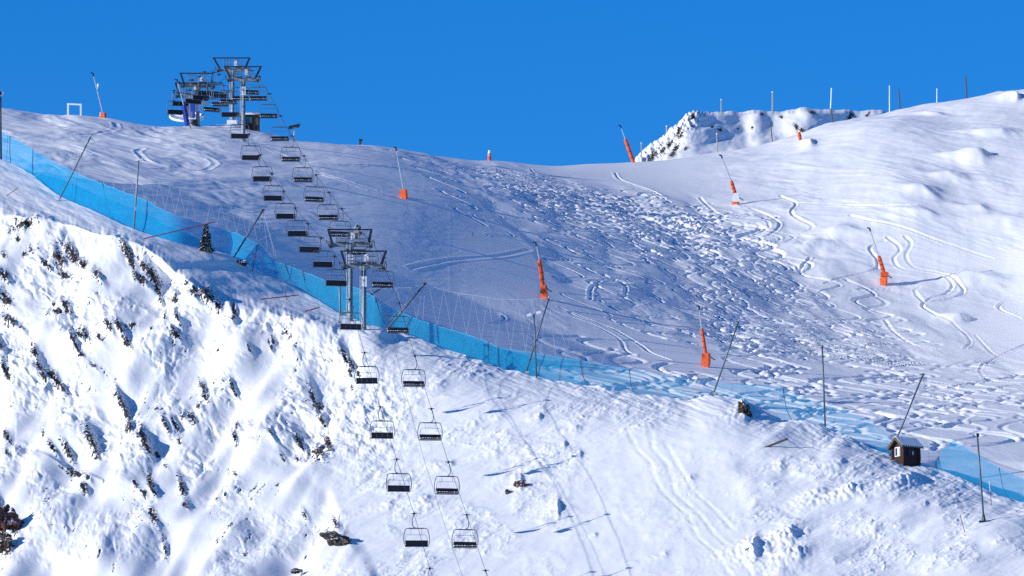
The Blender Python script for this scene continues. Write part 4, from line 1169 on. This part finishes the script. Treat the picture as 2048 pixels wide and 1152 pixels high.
# ------------------------------------------------------------------ safety nets
def smooth_curve(pts, n):
    t = np.linspace(pts[0][0], pts[-1][0], n)
    return list(zip(t, np.interp(t, [p[0] for p in pts], [p[1] for p in pts])))
def net(label, top, bot, mat, back, seams=(), peaks=(), rope=None, scallop=2.0, step=4.0, rope_r=0.020):
    u0 = max(top[0][0], bot[0][0]); u1 = min(top[-1][0], bot[-1][0])
    n = int((u1 - u0) / step) + 1
    us = np.linspace(u0, u1, n)
    org = P(us[n // 2], clerp(bot, us[n // 2]), DC(us[n // 2]) + back)
    t = thing('safety_net', label, 'safety net', org, 'safety nets along the ridge')
    m = MB(); NRW = 9
    vt = [clerp(top, u) + scallop * abs(math.sin(math.pi * (u - u0) / 19.0)) for u in us]
    vb_ = [clerp(bot, u) for u in us]
    Pts = []
    for i, u in enumerate(us):
        d = DC(u) + back
        for k in range(NRW):
            f = k / (NRW - 1)
            v = vt[i] + (vb_[i] - vt[i]) * f
            q = P(u, v, d)
            q.y += 0.35 * math.sin(u / 23.0 + 2 * f) * f * (1 - f) * 2 + 0.5 * (1 - f)
            q.x += 0.02 * math.sin(u / 7.0)
            Pts.append(q)
    fs = [(i * NRW + k, (i + 1) * NRW + k, (i + 1) * NRW + k + 1, i * NRW + k + 1) for i in range(n - 1) for k in range(NRW - 1)]
    m.add(Pts, fs)
    m.build('netting', mat, t, org, True)
    MB().tube([Pts[i * NRW] for i in range(n)], 0.022, 4).build('top_cord', M['net_edge'], t, org)
    for (ua, ub) in seams:
        d = DC(ua) + back - 0.06
        a = P(ua, clerp(top, ua) + 1, d + 0.4); b = P(ub, clerp(bot, ub), d)
        mid = (a + b) / 2 + Vector(((a.x - b.x) * 0.15 - 0.05, 0, -0.15))
        MB().tube([a, mid, b], 0.035, 5).build('seam', M['seam'], t, org)
    if rope:
        pr = [P(u, v, DC(u) + back + 0.35) for u, v in rope]
        MB().tube(pr, rope_r * 0.5, 5).build('support_rope', M['cord'], t, org)
    if peaks:
        for seq in peaks:
            z = MB()
            ps = []
            for i in range(len(seq)):
                u, v = seq[i]
                ps.append(P(u, v, DC(u) + back + 0.4))
                if i < len(seq) - 1:
                    um = (seq[i][0] * 0.45 + seq[i + 1][0] * 0.55)
                    ps.append(P(um, clerp(top, um) + 1.5, DC(um) + back + 0.4))
            for a, b in zip(ps[:-1], ps[1:]):
                z.tube([a, b], rope_r * 0.5, 4)
            for i in range(0, len(ps), 2):
                z.ball(ps[i], 0.04, 6)
            z.build('lacing_cord', M['cord'], t, org)
    return t
M['net_edge'] = simple('pale_blue_cord', (0.10, 0.42, 0.72), 0.7)
M['seam'] = simple('dark_blue_seam', (0.012, 0.06, 0.15), 0.7)
topA = [(-40,236),(0,259),(19,270),(44,283),(83,307),(111,323),(139,337),(169,351),(205.5,365),(242,379),(262,386),(280.5,393.6),(299,401),(317,413),(337.5,422),(358,430),(378,436),(400,444),(420,450),(439,454),(458,458),(479,466),(500,477.5),(522,488.6),(544,512),(556,536)]
botA = [(-40,304),(0,323),(22,334),(64,356),(119,392),(161,411),(192,425),(228,443),(267,458),(305.5,471),(355.5,486),(397,500),(433,509),(469,517),(514,539),(539,555),(556,566)]
def pk(rope, u0, u1, n):
    return [(u, clerp(rope, u)) for u in np.linspace(u0, u1, n)]
ropeA1 = [(-30,232),(20,240),(60,248),(80,254),(124,269),(182,272)]
ropeA2 = [(182,272),(224,311),(257,330),(293,351),(351,378),(411,400),(469,415.5),(508,423),(525,420.5)]
net('bright blue net on the upper left, from the left edge down past the small fir', topA, botA, M['net'], 1.2,
    seams=[(20,22),(205,230),(66,66)], peaks=[pk(ropeA1, 8, 176, 15), pk(ropeA2, 196, 524, 17)], rope=ropeA1 + ropeA2[1:], scallop=2.2)
topB = [(548,520),(560,523),(598,538),(624.5,548),(657,561.5),(712,573),(736,585),(750,592),(777,611),(803,623),(841,639),(879,651),(911.6,660),(945,670),(976,682),(996.6,693),(1030,699),(1058,702),(1102,709.5),(1160,719)]
botB = [(548,546),(560,556),(598,582),(657,613),(680,630),(740,658),(800,676),(900,712),(1000,745),(1100,768),(1160,778)]
ropeB = [(700,590),(739,578),(797,576),(822,575),(850,567),(870,575),(897,582),(926,588),(958,592),(992,598),(1026,599),(1058,600),(1098,595)]
net('blue net passing behind the middle towers and along the ridge below the centre', topB, botB, M['net_mid'], 1.2,
    seams=[(570,606),(605,628),(750,790),(873,887),(976,984),(996,1000),(790,815)], peaks=[pk(ropeB, 739, 846, 5), pk(ropeB, 858, 1094, 9)], rope=ropeB, scallop=1.2)
topC = [(1160,719),(1220,730),(1260,737),(1330,750),(1400,762),(1480,768),(1550,771),(1595,788),(1647,808),(1696,823),(1744,843),(1782,872)]
botC = [(1160,778),(1250,796),(1380,808),(1440,802),(1520,832),(1600,858),(1700,890),(1782,922)]
ropeC = [(1098,595),(1160,632),(1240,648),(1330,652),(1400,650),(1477,640)]
net('faint pale blue net on the sunlit stretch between the centre floodlight and the dark hut', topC, botC, M['net_pale'], 1.2,
    seams=[(1160,1182),(1258,1274),(1566,1590)], peaks=[pk(ropeC, 1112, 1330, 7)], rope=ropeC, scallop=0.8, rope_r=0.012)
topD = [(1870,925),(1884,900),(1907,880),(1930,893),(1953,908),(2001,936),(2048,957),(2110,985)]
botD = [(1870,944),(1884,949),(1907,956),(1953,976),(2001,996),(2048,1014),(2110,1036)]
net('blue net at the lower right edge, sloping down behind the footed pole', topD, botD, M['net_right'], 1.2, seams=[(1876,1897),(1998,2022)],
    peaks=[[(1846,750),(1868,800),(1907,862)]], scallop=0.5, rope_r=0.012)

# ------------------------------------------------------------------ net poles
def pole(label, base, top, r=0.075, mat='tube', name='net_pole', extra=None, ground=ground_near, guys=(), cat='pole', dd=0.0, lean=0.0, group='poles of the safety net'):
    b, d = ground(*base)
    d += dd
    a = P(base[0], base[1], d)
    t = thing(name, label, cat, a, group)
    e = P(top[0], top[1], d + lean)
    dirr = (e - a).normalized()
    MB().tube([a - dirr * 0.5, a.lerp(e, 0.5), e], [r, r, r * 0.92], 8).build('shaft', M[mat], t, a, True)
    X = lambda u, v, dy=0.0: P(u, v, d) + Vector((0, dy, 0))
    if guys:
        g = MB()
        for (p, q) in guys: g.tube([X(*p), X(*q, 0.3)], 0.013, 4)
        g.build('guy_rope', M['cord'], t, a)
    if extra: extra(t, a, X, d / F, e)
    return t
def cap_foot(t, a, X, s, e):
    MB().ball(e, 0.11, 8).build('end_cap', M['steel_light'], t, a)
    MB().box(a + Vector((0.14, 0, 0.14)), (0.30, 0.3, 0.22)).build('foot_clamp', M['steel_light'], t, a)
def cap_only(t, a, X, s, e):
    m = MB(); m.box(e + Vector((0.02, 0, 0.02)), (0.24, 0.2, 0.16)); m.tube([e + Vector((-0.3, 0, 0.02)), e], 0.03, 5); m.build('pulley_head', M['dark'], t, a)
def twin_lamp(t, a, X, s, e):
    MB().bar(e + Vector((-0.42, 0, -0.14)), e + Vector((0.42, 0, 0.14)), 0.06).build('lamp_arm', M['steel'], t, a)
    for sx, dz in ((-1, -0.1), (1, 0.12)):
        m = MB(); m.box(e + Vector((sx * 0.42, -0.08, dz + 0.04)), (0.40, 0.26, 0.24), (Vector((0.95, 0, 0.3)), Vector((0, 1, 0)), Vector((-0.3, 0, 0.95))))
        m.build('floodlight', M['white'], t, a)
def small_lamp(t, a, X, s, e):
    m = MB(); m.box(e + Vector((-0.18, 0, 0.02)), (0.30, 0.2, 0.14)); m.box(e + Vector((0.2, 0, 0.08)), (0.34, 0.2, 0.14)); m.build('floodlight', M['white'], t, a)
    m = MB(); m.box(a.lerp(e, 0.28), (0.2, 0.2, 0.4)); m.build('junction_box', M['steel_light'], t, a)
def ring_lamp(t, a, X, s, e):
    m = MB(); m.ring(e + Vector((0.05, 0, -0.25)), (0, 1, 0), 0.26, 0.05, 14, 6); m.build('lamp', M['steel_light'], t, a)
def plate_foot(t, a, X, s, e):
    m = MB(); m.box(a + Vector((0, 0, 0.02)), (0.85, 0.6, 0.22)); m.build('foot_plate', M['dark'], t, a)
    m = MB(); m.tube([a + Vector((0, 0, 0)), a + Vector((-0.05, 0, 0.7))], [0.22, 0.10], 8); m.build('foot_cone', M['tube'], t, a)
    m = MB(); m.box(e + Vector((0.05, 0, -0.05)), (0.22, 0.14, 0.3)); m.tube([e, e + Vector((-0.12, 0, 0.02))], 0.03, 5); m.build('head_fitting', M['dark'], t, a)
    m = MB(); m.ball(a + Vector((0.55, -0.1, 0.05)), 0.14, 8, (1.4, 1, 0.7)); m.build('red_tie', M['red'], t, a)
def thin_head(t, a, X, s, e):
    m = MB(); m.bar(e + Vector((-0.18, 0, 0)), e + Vector((0.18, 0, 0.05)), 0.05); m.tube([e, e + Vector((0.05, 0, 0.15))], 0.03, 5); m.build('head_fitting', M['dark'], t, a)
pole('long leaning steel pole with a clamp at its foot, farthest left on the ridge', (117, 402), (182.5, 271.5), 0.075, 'tube', extra=cap_foot, guys=[((182, 272), (66, 355)), ((182, 272), (236, 365))])
pole('upright pole with small white floodlights, in front of the bright blue net', (268, 455), (277.5, 321), 0.085, 'steel', name='floodlight_pole', extra=small_lamp, cat='light pole')
pole('leaning steel pole just right of the small fir', (468.5, 513), (526, 420.5), 0.085, 'tube', extra=cap_only, guys=[((526, 421), (552, 520)), ((526, 421), (566, 562)), ((526, 421), (535, 500)), ((470, 506), (545, 466))])
pole('short thin dark stake between the small fir and the middle towers', (504, 543), (515, 490), 0.045, 'dark', name='stake')
pole('pole with a ring-shaped lamp, cut by the left edge', (2, 314), (1, 182), 0.095, 'dark', name='floodlight_pole', extra=ring_lamp, cat='light pole')
pole('short upright post under the lift chair, left of the middle towers', (680.5, 630), (679, 568), 0.10, 'steel', ground=ground_near)
pole('leaning steel pole passing behind the masts of the middle towers', (672, 635), (768, 573), 0.075, 'tube', dd=2.0)
pole('leaning steel pole right of the middle towers, behind a lift chair', (776, 656), (850, 567.5), 0.085, 'tube', extra=cap_only, guys=[((850, 568), (778, 640)), ((850, 568), (825, 632)), ((850, 568), (846, 640)), ((850, 568), (770, 604))])
pole('leaning steel pole crossing the twin floodlight pole at centre', (1051, 748), (1098.5, 594.5), 0.075, 'tube', extra=cap_foot, guys=[((1098, 595), (1140, 714)), ((1098, 595), (1112, 712))])
pole('upright pole topped by two white floodlights, behind the centre of the ridge', (1073, 756), (1068, 629), 0.075, 'tube', name='floodlight_pole', extra=twin_lamp, cat='light pole')
pole('leaning steel pole on the bright ridge tip, right of the lowest orange lance', (1426, 790), (1478, 640.5), 0.070, 'tube', extra=cap_foot)
pole('plain upright pole with a small cross head, between the ridge tip and the hut', (1650.5, 856), (1644.5, 695), 0.075, 'tube', extra=thin_head)
pole('leaning steel pole rising behind the dark hut', (1779, 913), (1846, 749.5), 0.075, 'tube', extra=cap_only, guys=[((1846, 750), (1862, 905)), ((1846, 750), (1880, 840))])
pole('tall pole on a dark foot plate, nearest the lower right corner', (1968, 1045), (1954.5, 869), 0.080, 'tube', extra=plate_foot)

def stick(label, a, b, r, mat, name='marker_pole', cat='marker pole', lift=0.05, ground=ground_near, group='loose marker poles', twotone=None):
    q, d = ground(*a)
    A = P(a[0], a[1], d); B = P(b[0], b[1], d)
    if twotone:
        t = thing(name, label, cat, A, group)
        mid = A.lerp(B, 0.55)
        MB().tube([A - (B - A).normalized() * 0.4, mid], r, 6).build('lower_part', M[mat], t, A); MB().tube([mid, B], r * 0.95, 6).build('upper_part', M[twotone], t, A)
        return t
    o = MB().tube([A - (B - A).normalized() * 0.35, (A + B) / 2, B], r, 6).build(name, M[mat], None, A)
    return tag(o, label, cat, group)
stick('long dark red pole leaning low over the shaded shelf, left of the small fir', (289, 477), (430.5, 443.6), 0.045, 'red')
stick('red pole lying left of the middle towers, the longer and higher of two', (526, 598), (598, 590), 0.05, 'red')
stick('short red pole lying near the feet of the middle towers', (613, 622), (639, 614.5), 0.055, 'red')
stick('short thin reddish stick at the far left, below the blue net', (17, 389), (36, 376), 0.03, 'red')
stick('dark plank half buried in snow on the lower right slope', (1533, 894), (1576, 877), 0.09, 'wood', name='plank', cat='plank')
stick('thin orange stake on the lower right slope, left of the footed pole', (1930, 1067), (1920.5, 1030), 0.03, 'red')
stick('short red and white stake right of the footed pole', (1983, 1010), (1978.5, 962), 0.03, 'red', twotone='white')
stick('tiny dark stick alone on the shaded piste right of centre left', (945, 473), (946, 464), 0.05, 'wood', ground=ground_piste)
stick('thin dark rod crossing the red pole left of the middle towers', (574, 601), (570, 583), 0.03, 'dark')

# ------------------------------------------------------------------ marker posts along the skyline
PG = 'marker posts along the right skyline'
def post(label, a, b, ground, mat='palewood', r=0.12, two=None):
    q, d = ground(*a)
    A = P(a[0], a[1] + 1, d); B = P(b[0], b[1], d)
    t = thing('marker_post', label, 'marker post', A, PG)
    if two:
        mid = A.lerp(B, two[1]); mid.x += two[2] * d / F
        MB().tube([A - (mid - A).normalized() * 0.6, mid], r, 7).build('lower_post', M[mat], t, A)
        MB().tube([mid - Vector((0, 0, 0.15)), B], r * 1.0, 7).build('upper_post', M[two[0]], t, A)
    else:
        MB().tube([A - Vector((0, 0, 0.6)), A.lerp(B, 0.5), B], [r, r, r * 0.9], 7).build('shaft', M[mat], t, A)
        MB().tube([B - (B - A).normalized() * 0.10, B + (B - A).normalized() * 0.06], r * 1.12, 7).build('top_band', M['white'] if mat != 'wood' else M['wood'], t, A)
    return t
KB = 4.0
post('thin pale post at the foot of the rocky knoll, right of the saddle lance', (1284, 326), (1282.5, 286), ground_knoll, 'palewood', 0.10)
post('stub of a pale post on the knoll slope, seen against the sky', (1333, 265), (1333, 252), ground_knoll, 'palewood', 0.10)
post('pale post on the flat top of the knoll, the left one', (1442.5, 226), (1442.5, 199), ground_knoll, 'palewood', 0.11)
post('pale post on the flat top of the knoll, the right and taller one', (1545, 225), (1545, 184), ground_knoll, 'palewood', 0.13)
post('short brown post on the snowy rim in front of the knoll, the left one', (1435, 307), (1433.5, 267), ground_piste, 'palewood', 0.07)
post('leaning brown post on the snowy rim in front of the knoll, the right one', (1546, 289), (1541, 247), ground_piste, 'wood', 0.07)
post('tall two-part post, pale above and brown below, right of the orange padded post', (1668, 256), (1663, 176), ground_piste, 'wood', 0.075, two=('white', 0.52, -4.5 + 0.3))
post('tall thin white post where the knoll meets the right hill', (1779, 224), (1779, 172), ground_piste, 'white', 0.065)
post('leaning brown post beside the tall thin white one', (1801, 219), (1797, 180), ground_piste, 'wood', 0.085)
post('thin white post between two brown ones on the right hill skyline', (1873.5, 206), (1874, 178), ground_piste, 'white', 0.065)
post('rightmost dark brown post on the hill skyline', (1934, 199), (1931, 154), ground_piste, 'wood', 0.10)

# ------------------------------------------------------------------ small things on the skyline
g_, d_ = ground_piste(149, 230); s_ = d_ / F
a0 = P(149, 231, d_)
fr = thing('goal_frame', 'white square frame standing on the left skyline', 'frame', a0)
for u in (136, 161.5):
    MB().bar(P(u, 234, d_), P(u, 208.5, d_), 3.6 * s_, 3.0 * s_).build('upright', M['white'], fr, a0)
MB().bar(P(134, 208, d_), P(163.4, 209.5, d_), 3.0 * s_, 3.0 * s_).build('crossbar', M['white'], fr, a0)
g_, d_ = ground_piste(721, 292); s_ = d_ / F; a0 = P(721, 293, d_)
hy = thing('hydrant_cabinet', 'small dark green cabinet on the skyline right of the summit lift', 'cabinet', a0)
MB().box(P(721, 286.5, d_), (5.5 * s_, 5 * s_, 13 * s_)).build('cabinet_body', M['green'], hy, a0)
MB().box(P(721.5, 279.8, d_), (7.5 * s_, 6 * s_, 2.4 * s_)).build('cabinet_lid', M['dark'], hy, a0)
MB().box(P(724, 290, d_ - .2), (2 * s_, 2 * s_, 5 * s_)).build('pipe', M['steel_light'], hy, a0)
g_, d_ = ground_piste(979, 320); s_ = d_ / F; a0 = P(979, 321, d_)
hy = thing('hydrant_post', 'small white and red padded post on the saddle skyline', 'padded post', a0)
MB().tube([P(979, 324, d_), P(979, 312, d_)], 3.6 * s_, 8).build('lower_padding', M['orange'], hy, a0)
MB().tube([P(979, 312, d_), P(979, 306, d_)], 3.7 * s_, 8).build('pale_band', M['palewood'], hy, a0)
MB().tube([P(979, 306, d_), P(979, 300.5, d_)], [3.2 * s_, 2.0 * s_], 8).build('cap', M['white'], hy, a0)
g_, d_ = ground_piste(588, 283); s_ = d_ / F; a0 = P(588, 290, d_)
fl = thing('floodlight_pole', 'short pole with a slanted dark floodlight bar, right of the summit hut', 'light pole', a0)
MB().tube([P(588, 296, d_), P(588.6, 254, d_)], 0.10, 7).build('shaft', M['steel_light'], fl, a0)
MB().bar(P(578, 254.5, d_), P(600, 249.5, d_), 0.35, 0.24).build('lamp_bar', M['dark'], fl, a0)
for u, v in ((581, 255.5), (594.5, 252.5)):
    MB().box(P(u, v, d_ - .2), (8 * s_, 0.3, 5 * s_)).build('floodlight', M['dark'], fl, a0)

# ------------------------------------------------------------------ log hut on the ridge
g_, d_ = ground_near(1815, 927)
hb = P(1813, 928, d_ - 0.4); s_ = d_ / F
hut = thing('log_hut', 'tiny dark log hut with snow-covered gable roof, on the ridge at lower right', 'hut', hb)
TH = math.radians(33)
ex = Vector((math.cos(TH), math.sin(TH), 0)); ey = Vector((-math.sin(TH), math.cos(TH), 0))   # ex: along the ridge (right, away); -ey faces the camera's right
W_, DP, HW, HR = 1.62, 1.60, 1.55, 0.62
def H(x, y, z): return hb + ex * x + ey * y + ZUP * z
c0 = -0.25
def hbox(mb, x0, x1, y0, y1, z0, z1):
    mb.box(H((x0 + x1) / 2, (y0 + y1) / 2, (z0 + z1) / 2), (x1 - x0, y1 - y0, z1 - z0), (ex, ey, ZUP)); return mb
x0, x1, y0, y1 = -0.55, -0.55 + W_, -0.35, -0.35 + DP
wl_ = MB(); nl = 9
for k in range(nl):
    z0 = -0.3 + k * (HW + 0.3) / nl; z1 = z0 + (HW + 0.3) / nl * 0.985
    jit = 0.03 * (k % 2)
    hbox(wl_, x0 - jit, x1 + jit, y0, y0 + 0.12, z0, z1); hbox(wl_, x0 - jit, x1 + jit, y1 - 0.12, y1, z0, z1)
    hbox(wl_, x0, x0 + 0.12, y0 + 0.122, y1 - 0.122, z0, z1); hbox(wl_, x1 - 0.12, x1, y0 + 0.122, y1 - 0.122, z0, z1)
# gables (triangular prisms)
ym = (y0 + y1) / 2
for xa in (x0 + 0.003, x1 - 0.123):
    tri = [H(xa + o, y, z) for o in (0, 0.12) for (y, z) in ((y0, HW), (y1, HW), (ym, HW + HR))]
    wl_.add(tri, [(0, 1, 2), (5, 4, 3), (0, 3, 4, 1), (1, 4, 5, 2), (2, 5, 3, 0)])
wl_.build('walls', M['logs'], hut, hb)
for nm, xs_, ys_ in (('corner_post', x0, y0), ('corner_post', x1, y0), ('corner_post', x0, y1)):
    hbox(MB(), xs_ - 0.10, xs_ + 0.10, ys_ - 0.10, ys_ + 0.10, -0.3, HW - 0.01).build(nm, M['logs'], hut, hb)
rf = MB(); sn = MB()
ov = 0.32; e_ = 0.30
for sgn in (-1, 1):
    ye = (y0 - e_) if sgn < 0 else (y1 + e_)
    slope = HR / (DP / 2); ze = HW + HR - slope * abs(ye - ym)
    for (mb, t0, t1, o2) in ((rf, 0.03, 0.11, 0.0), (sn, 0.115, 0.24, -0.03)):
        pts = []
        for xa in (x0 - ov - o2 * 0, x1 + ov):
            pts += [H(xa, ym + sgn * 0.002, HW + HR + t0), H(xa, ye - sgn * o2 * -1, ze + t0), H(xa, ye - sgn * o2 * -1, ze + t1), H(xa, ym + sgn * 0.002, HW + HR + t1)]
        mb.add(pts, [(0, 1, 2, 3), (7, 6, 5, 4), (0, 4, 5, 1), (1, 5, 6, 2), (2, 6, 7, 3), (3, 7, 4, 0)])
ro = rf.build('roof', M['wood'], hut, hb)
sn.build('roof_snow', M['snow'], ro, hb)
bg_ = MB()
for sgn in (-1, 1):
    ye = (y0 - e_) if sgn < 0 else (y1 + e_); ze = HW + HR - slope * abs(ye - ym)
    bg_.bar(H(x0 - ov - 0.03, ym, HW + HR + 0.06), H(x0 - ov - 0.03, ye, ze + 0.06), 0.05, 0.22)
bg_.build('bargeboard', M['wood'], ro, hb)
rt = MB()
for k in range(9):
    xa = x0 - ov + 0.15 + k * (W_ + 2 * ov - 0.3) / 8
    hbox(rt, xa - 0.04, xa + 0.04, y0 - e_ - 0.02, y0 - 0.005, HW - 0.09, HW - 0.015)
rt.build('rafter_ends', M['wood'], hut, hb)
# windows: gable side (x0 face) and long side (y0 face)
wn = hbox(MB(), x0 - 0.05, x0 + 0.02, ym - 0.33, ym + 0.33, 0.72, 1.42).build('window', M['glass'], hut, hb)
fb = MB()
for (ya, yb, za, zb) in ((ym - 0.37, ym + 0.37, 1.40, 1.47), (ym - 0.37, ym + 0.37, 0.66, 0.73), (ym - 0.38, ym - 0.31, 0.73, 1.40), (ym + 0.31, ym + 0.38, 0.73, 1.40), (ym - 0.03, ym + 0.03, 0.73, 1.40)):
    hbox(fb, x0 - 0.08, x0 - 0.052, ya, yb, za, zb)
fb.build('window_frame', M['white'], wn, hb)
cu_ = hbox(MB(), x0 - 0.075, x0 - 0.054, ym - 0.22, ym - 0.06, 0.78, 1.36); cu_.build('curtain', M['white'], wn, hb)
xm = (x0 + x1) / 2
wn = hbox(MB(), xm - 0.28, xm + 0.30, y0 - 0.05, y0 + 0.02, 0.72, 1.30).build('window', M['glass'], hut, hb)
fb = MB()
for (xa, xb, za, zb) in ((xm - 0.34, xm + 0.36, 1.28, 1.35), (xm - 0.34, xm + 0.36, 0.66, 0.73), (xm - 0.35, xm - 0.28, 0.73, 1.28), (xm + 0.30, xm + 0.37, 0.73, 1.28)):
    hbox(fb, xa, xb, y0 - 0.08, y0 - 0.052, za, zb)
fb.build('window_frame', M['brick'], wn, hb)
hbox(MB(), xm + 0.10, xm + 0.17, y0 - 0.078, y0 - 0.054, 0.76, 1.10).build('curtain', M['white'], wn, hb)
dp = MB(); dp.tube([H(x1 + 0.06, y0 - 0.10, HW - 0.1), H(x1 + 0.10, y0 - 0.12, 0.5), H(x1 + 0.06, y0 - 0.1, 0.1)], 0.03, 6); dp.build('downpipe', M['red'], hut, hb)

# ------------------------------------------------------------------ small fir
g_, d_ = ground_near(412, 505)
fb_ = P(412, 505, d_); s_ = d_ / F
fir = thing('fir_tree', 'small dark fir dusted with snow, standing in front of the bright blue net', 'tree', fb_)
MB().tube([fb_ - ZUP * 0.3, fb_ + ZUP * 2.2], [0.07, 0.02], 7).build('trunk', M['bark'], fir, fb_)
cr = MB(); snc = MB(); rg = random.Random(5)
Hf = 57 * s_
for k in range(900):
    z = Hf * (0.03 + 0.95 * rg.random() ** 1.25); f = z / Hf
    R_ = 17.5 * s_ * ((1 - f) ** 0.75 + 0.04) * (0.85 + 0.25 * math.sin(z * 9) * (1 - f))
    a = rg.uniform(0, 6.283); rr2 = R_ * math.sqrt(rg.uniform(0.08, 1.0)) * rg.uniform(0.85, 1.12)
    p = fb_ + Vector((math.cos(a) * rr2, math.sin(a) * rr2, z))
    o = Vector((math.cos(a), math.sin(a), rg.uniform(-0.1, 0.55))).normalized()
    sd = o.cross(ZUP).normalized(); L = rg.uniform(0.10, 0.24); w = L * 0.32
    up = sd.cross(o)
    tgt_ = snc if rg.random() < 0.13 else cr
    if tgt_ is snc: p = p + ZUP * 0.03; L *= 0.6
    tgt_.add([p - o * L * 0.4, p + sd * w + up * 0.02, p + o * L * 0.6 + ZUP * 0.03, p - sd * w + up * 0.02, p + up * 0.06, p - up * 0.05],
             [(0, 1, 4), (1, 2, 4), (2, 3, 4), (3, 0, 4), (1, 0, 5), (2, 1, 5), (3, 2, 5), (0, 3, 5)])
co_ = cr.build('crown', M['needle'], fir, fb_)
snc.build('snow_tufts', M['snow'], fir, fb_)

# ------------------------------------------------------------------ rock outcrops
def outcrop(label, u, v, w, h_, seed, ground=ground_near, depth=1.0, tilt=0.0, group='bare rocks on the snow slopes'):
    q, d = ground(u, v + h_ * 0.3)
    s = d / F
    c = P(u, v, d + 0.2 + 0.12 * (w + h_) * s)
    bm = bmesh.new(); bmesh.ops.create_icosphere(bm, subdivisions=4, radius=1.0)
    co_v = np.array([x.co[:] for x in bm.verts])
    n_ = co_v / np.linalg.norm(co_v, axis=1, keepdims=True)
    so = seed * 13.7
    disp = 1 + 0.42 * (fbm(n_[:, 0] * 1.5 + so, n_[:, 2] * 1.5 + n_[:, 1] * 1.1, 4, 0.6, seed)) + 0.28 * np.abs(fbm(n_[:, 0] * 3.2 + n_[:, 1] * 2 + so, n_[:, 2] * 1.8 - so, 3, 0.6, seed + 5))
    disp = np.round(disp * 7) / 7 * 0.55 + disp * 0.45
    ca, sa = math.cos(tilt), math.sin(tilt)
    for x, n1, dd in zip(bm.verts, n_, disp):
        xx_ = n1[0] * dd * w * s * 0.5; yy_ = n1[1] * dd * 0.5 * depth * (w + h_) * 0.4 * s; zz = n1[2] * dd * h_ * s * 0.5
        x.co = (xx_ * ca - zz * sa, yy_, xx_ * sa + zz * ca)
    me = bpy.data.meshes.new('rock_outcrop'); bm.to_mesh(me); bm.free(); me.materials.append(M['rock_red' if 'reddish' in label and 'below' not in label else 'rock'])
    o = bpy.data.objects.new('rock_outcrop', me); C.objects.link(o); o.location = c
    return tag(o, label, 'rock', group)
R_ = math.radians
outcrop('dark upright rock on the snowy spur tip at right of centre', 1489, 822, 20, 40, 1, tilt=R_(25))
outcrop('reddish dark rock alone on the middle slope right of the lift', 1041, 973, 26, 20, 2)
outcrop('tiny rock just below left of the reddish one on the middle slope', 1015, 986, 9, 14, 3)
outcrop('small rock in a snow hollow below the reddish one', 1113, 1027, 9, 9, 4)
outcrop('mossy dark rock near the bottom edge, under the snowcat ruts', 1500, 1105, 26, 18, 5)
outcrop('long brown rock left of the lowest lift chairs near the bottom', 678, 1083, 62, 26, 6, tilt=R_(-28))
outcrop('large reddish rock at the lower left edge of the photo', 12, 1045, 46, 62, 10, tilt=R_(20))
outcrop('brown rock at the left edge below the large reddish one', 8, 1088, 30, 40, 11)
outcrop('flat dark rock under the leaning pole right of the small fir', 481, 527, 22, 12, 12)
outcrop('small dark rock on the skyline at the upper right edge', 2022, 200, 9, 8, 17, ground=ground_piste)
outcrop('tiny dark rocks on a snow dome of the right hill', 1956, 323, 11, 7, 18, ground=ground_piste)
outcrop('dark rock at the bottom edge left of the lift', 592, 1142, 20, 9, 22)
# ------------------------------------------------------------------ camera, sun, sky
cam = bpy.data.cameras.new('camera'); co = bpy.data.objects.new('camera', cam); C.objects.link(co)
cam.sensor_width = 36.0; cam.lens = 18.0 / math.tan(HFOV / 2)
cam.clip_start = 1.0; cam.clip_end = 6000.0
co.rotation_euler = (math.radians(90) + PITCH, 0, 0)
bpy.context.scene.camera = co
sl = bpy.data.lights.new('sun', 'SUN'); so = bpy.data.objects.new('sun', sl); C.objects.link(so)
sl.energy = 5.0; sl.angle = math.radians(0.55); sl.color = (1.0, 0.95, 0.87)
so.rotation_euler = SUN_DIR.to_track_quat('Z', 'Y').to_euler()
w = bpy.data.worlds.new('World'); bpy.context.scene.world = w; w.use_nodes = True
nt = w.node_tree
bg = nt.nodes['Background']
sk = nt.nodes.new('ShaderNodeTexSky'); sk.sky_type = 'NISHITA'; sk.sun_disc = False
sk.sun_elevation = SUN_EL; sk.sun_rotation = math.atan2(SUN_DIR.x, SUN_DIR.y)
sk.altitude = 2600; sk.air_density = 1.0; sk.dust_density = 0.0; sk.ozone_density = 5.0
hs = nt.nodes.new('ShaderNodeHueSaturation'); hs.inputs['Hue'].default_value = 0.509; hs.inputs['Saturation'].default_value = 1.225; hs.inputs['Value'].default_value = 1.13
nt.links.new(sk.outputs[0], hs.inputs['Color']); nt.links.new(hs.outputs[0], bg.inputs['Color'])
bg.inputs['Strength'].default_value = 0.15
sc = bpy.context.scene
sc.view_settings.view_transform = 'Standard'; sc.view_settings.look = 'None'
sc.view_settings.exposure = 0.0; sc.view_settings.gamma = 1.0
sc.cycles.max_bounces = 5; sc.cycles.diffuse_bounces = 3; sc.cycles.transparent_max_bounces = 12
sc.cycles.use_denoising = False
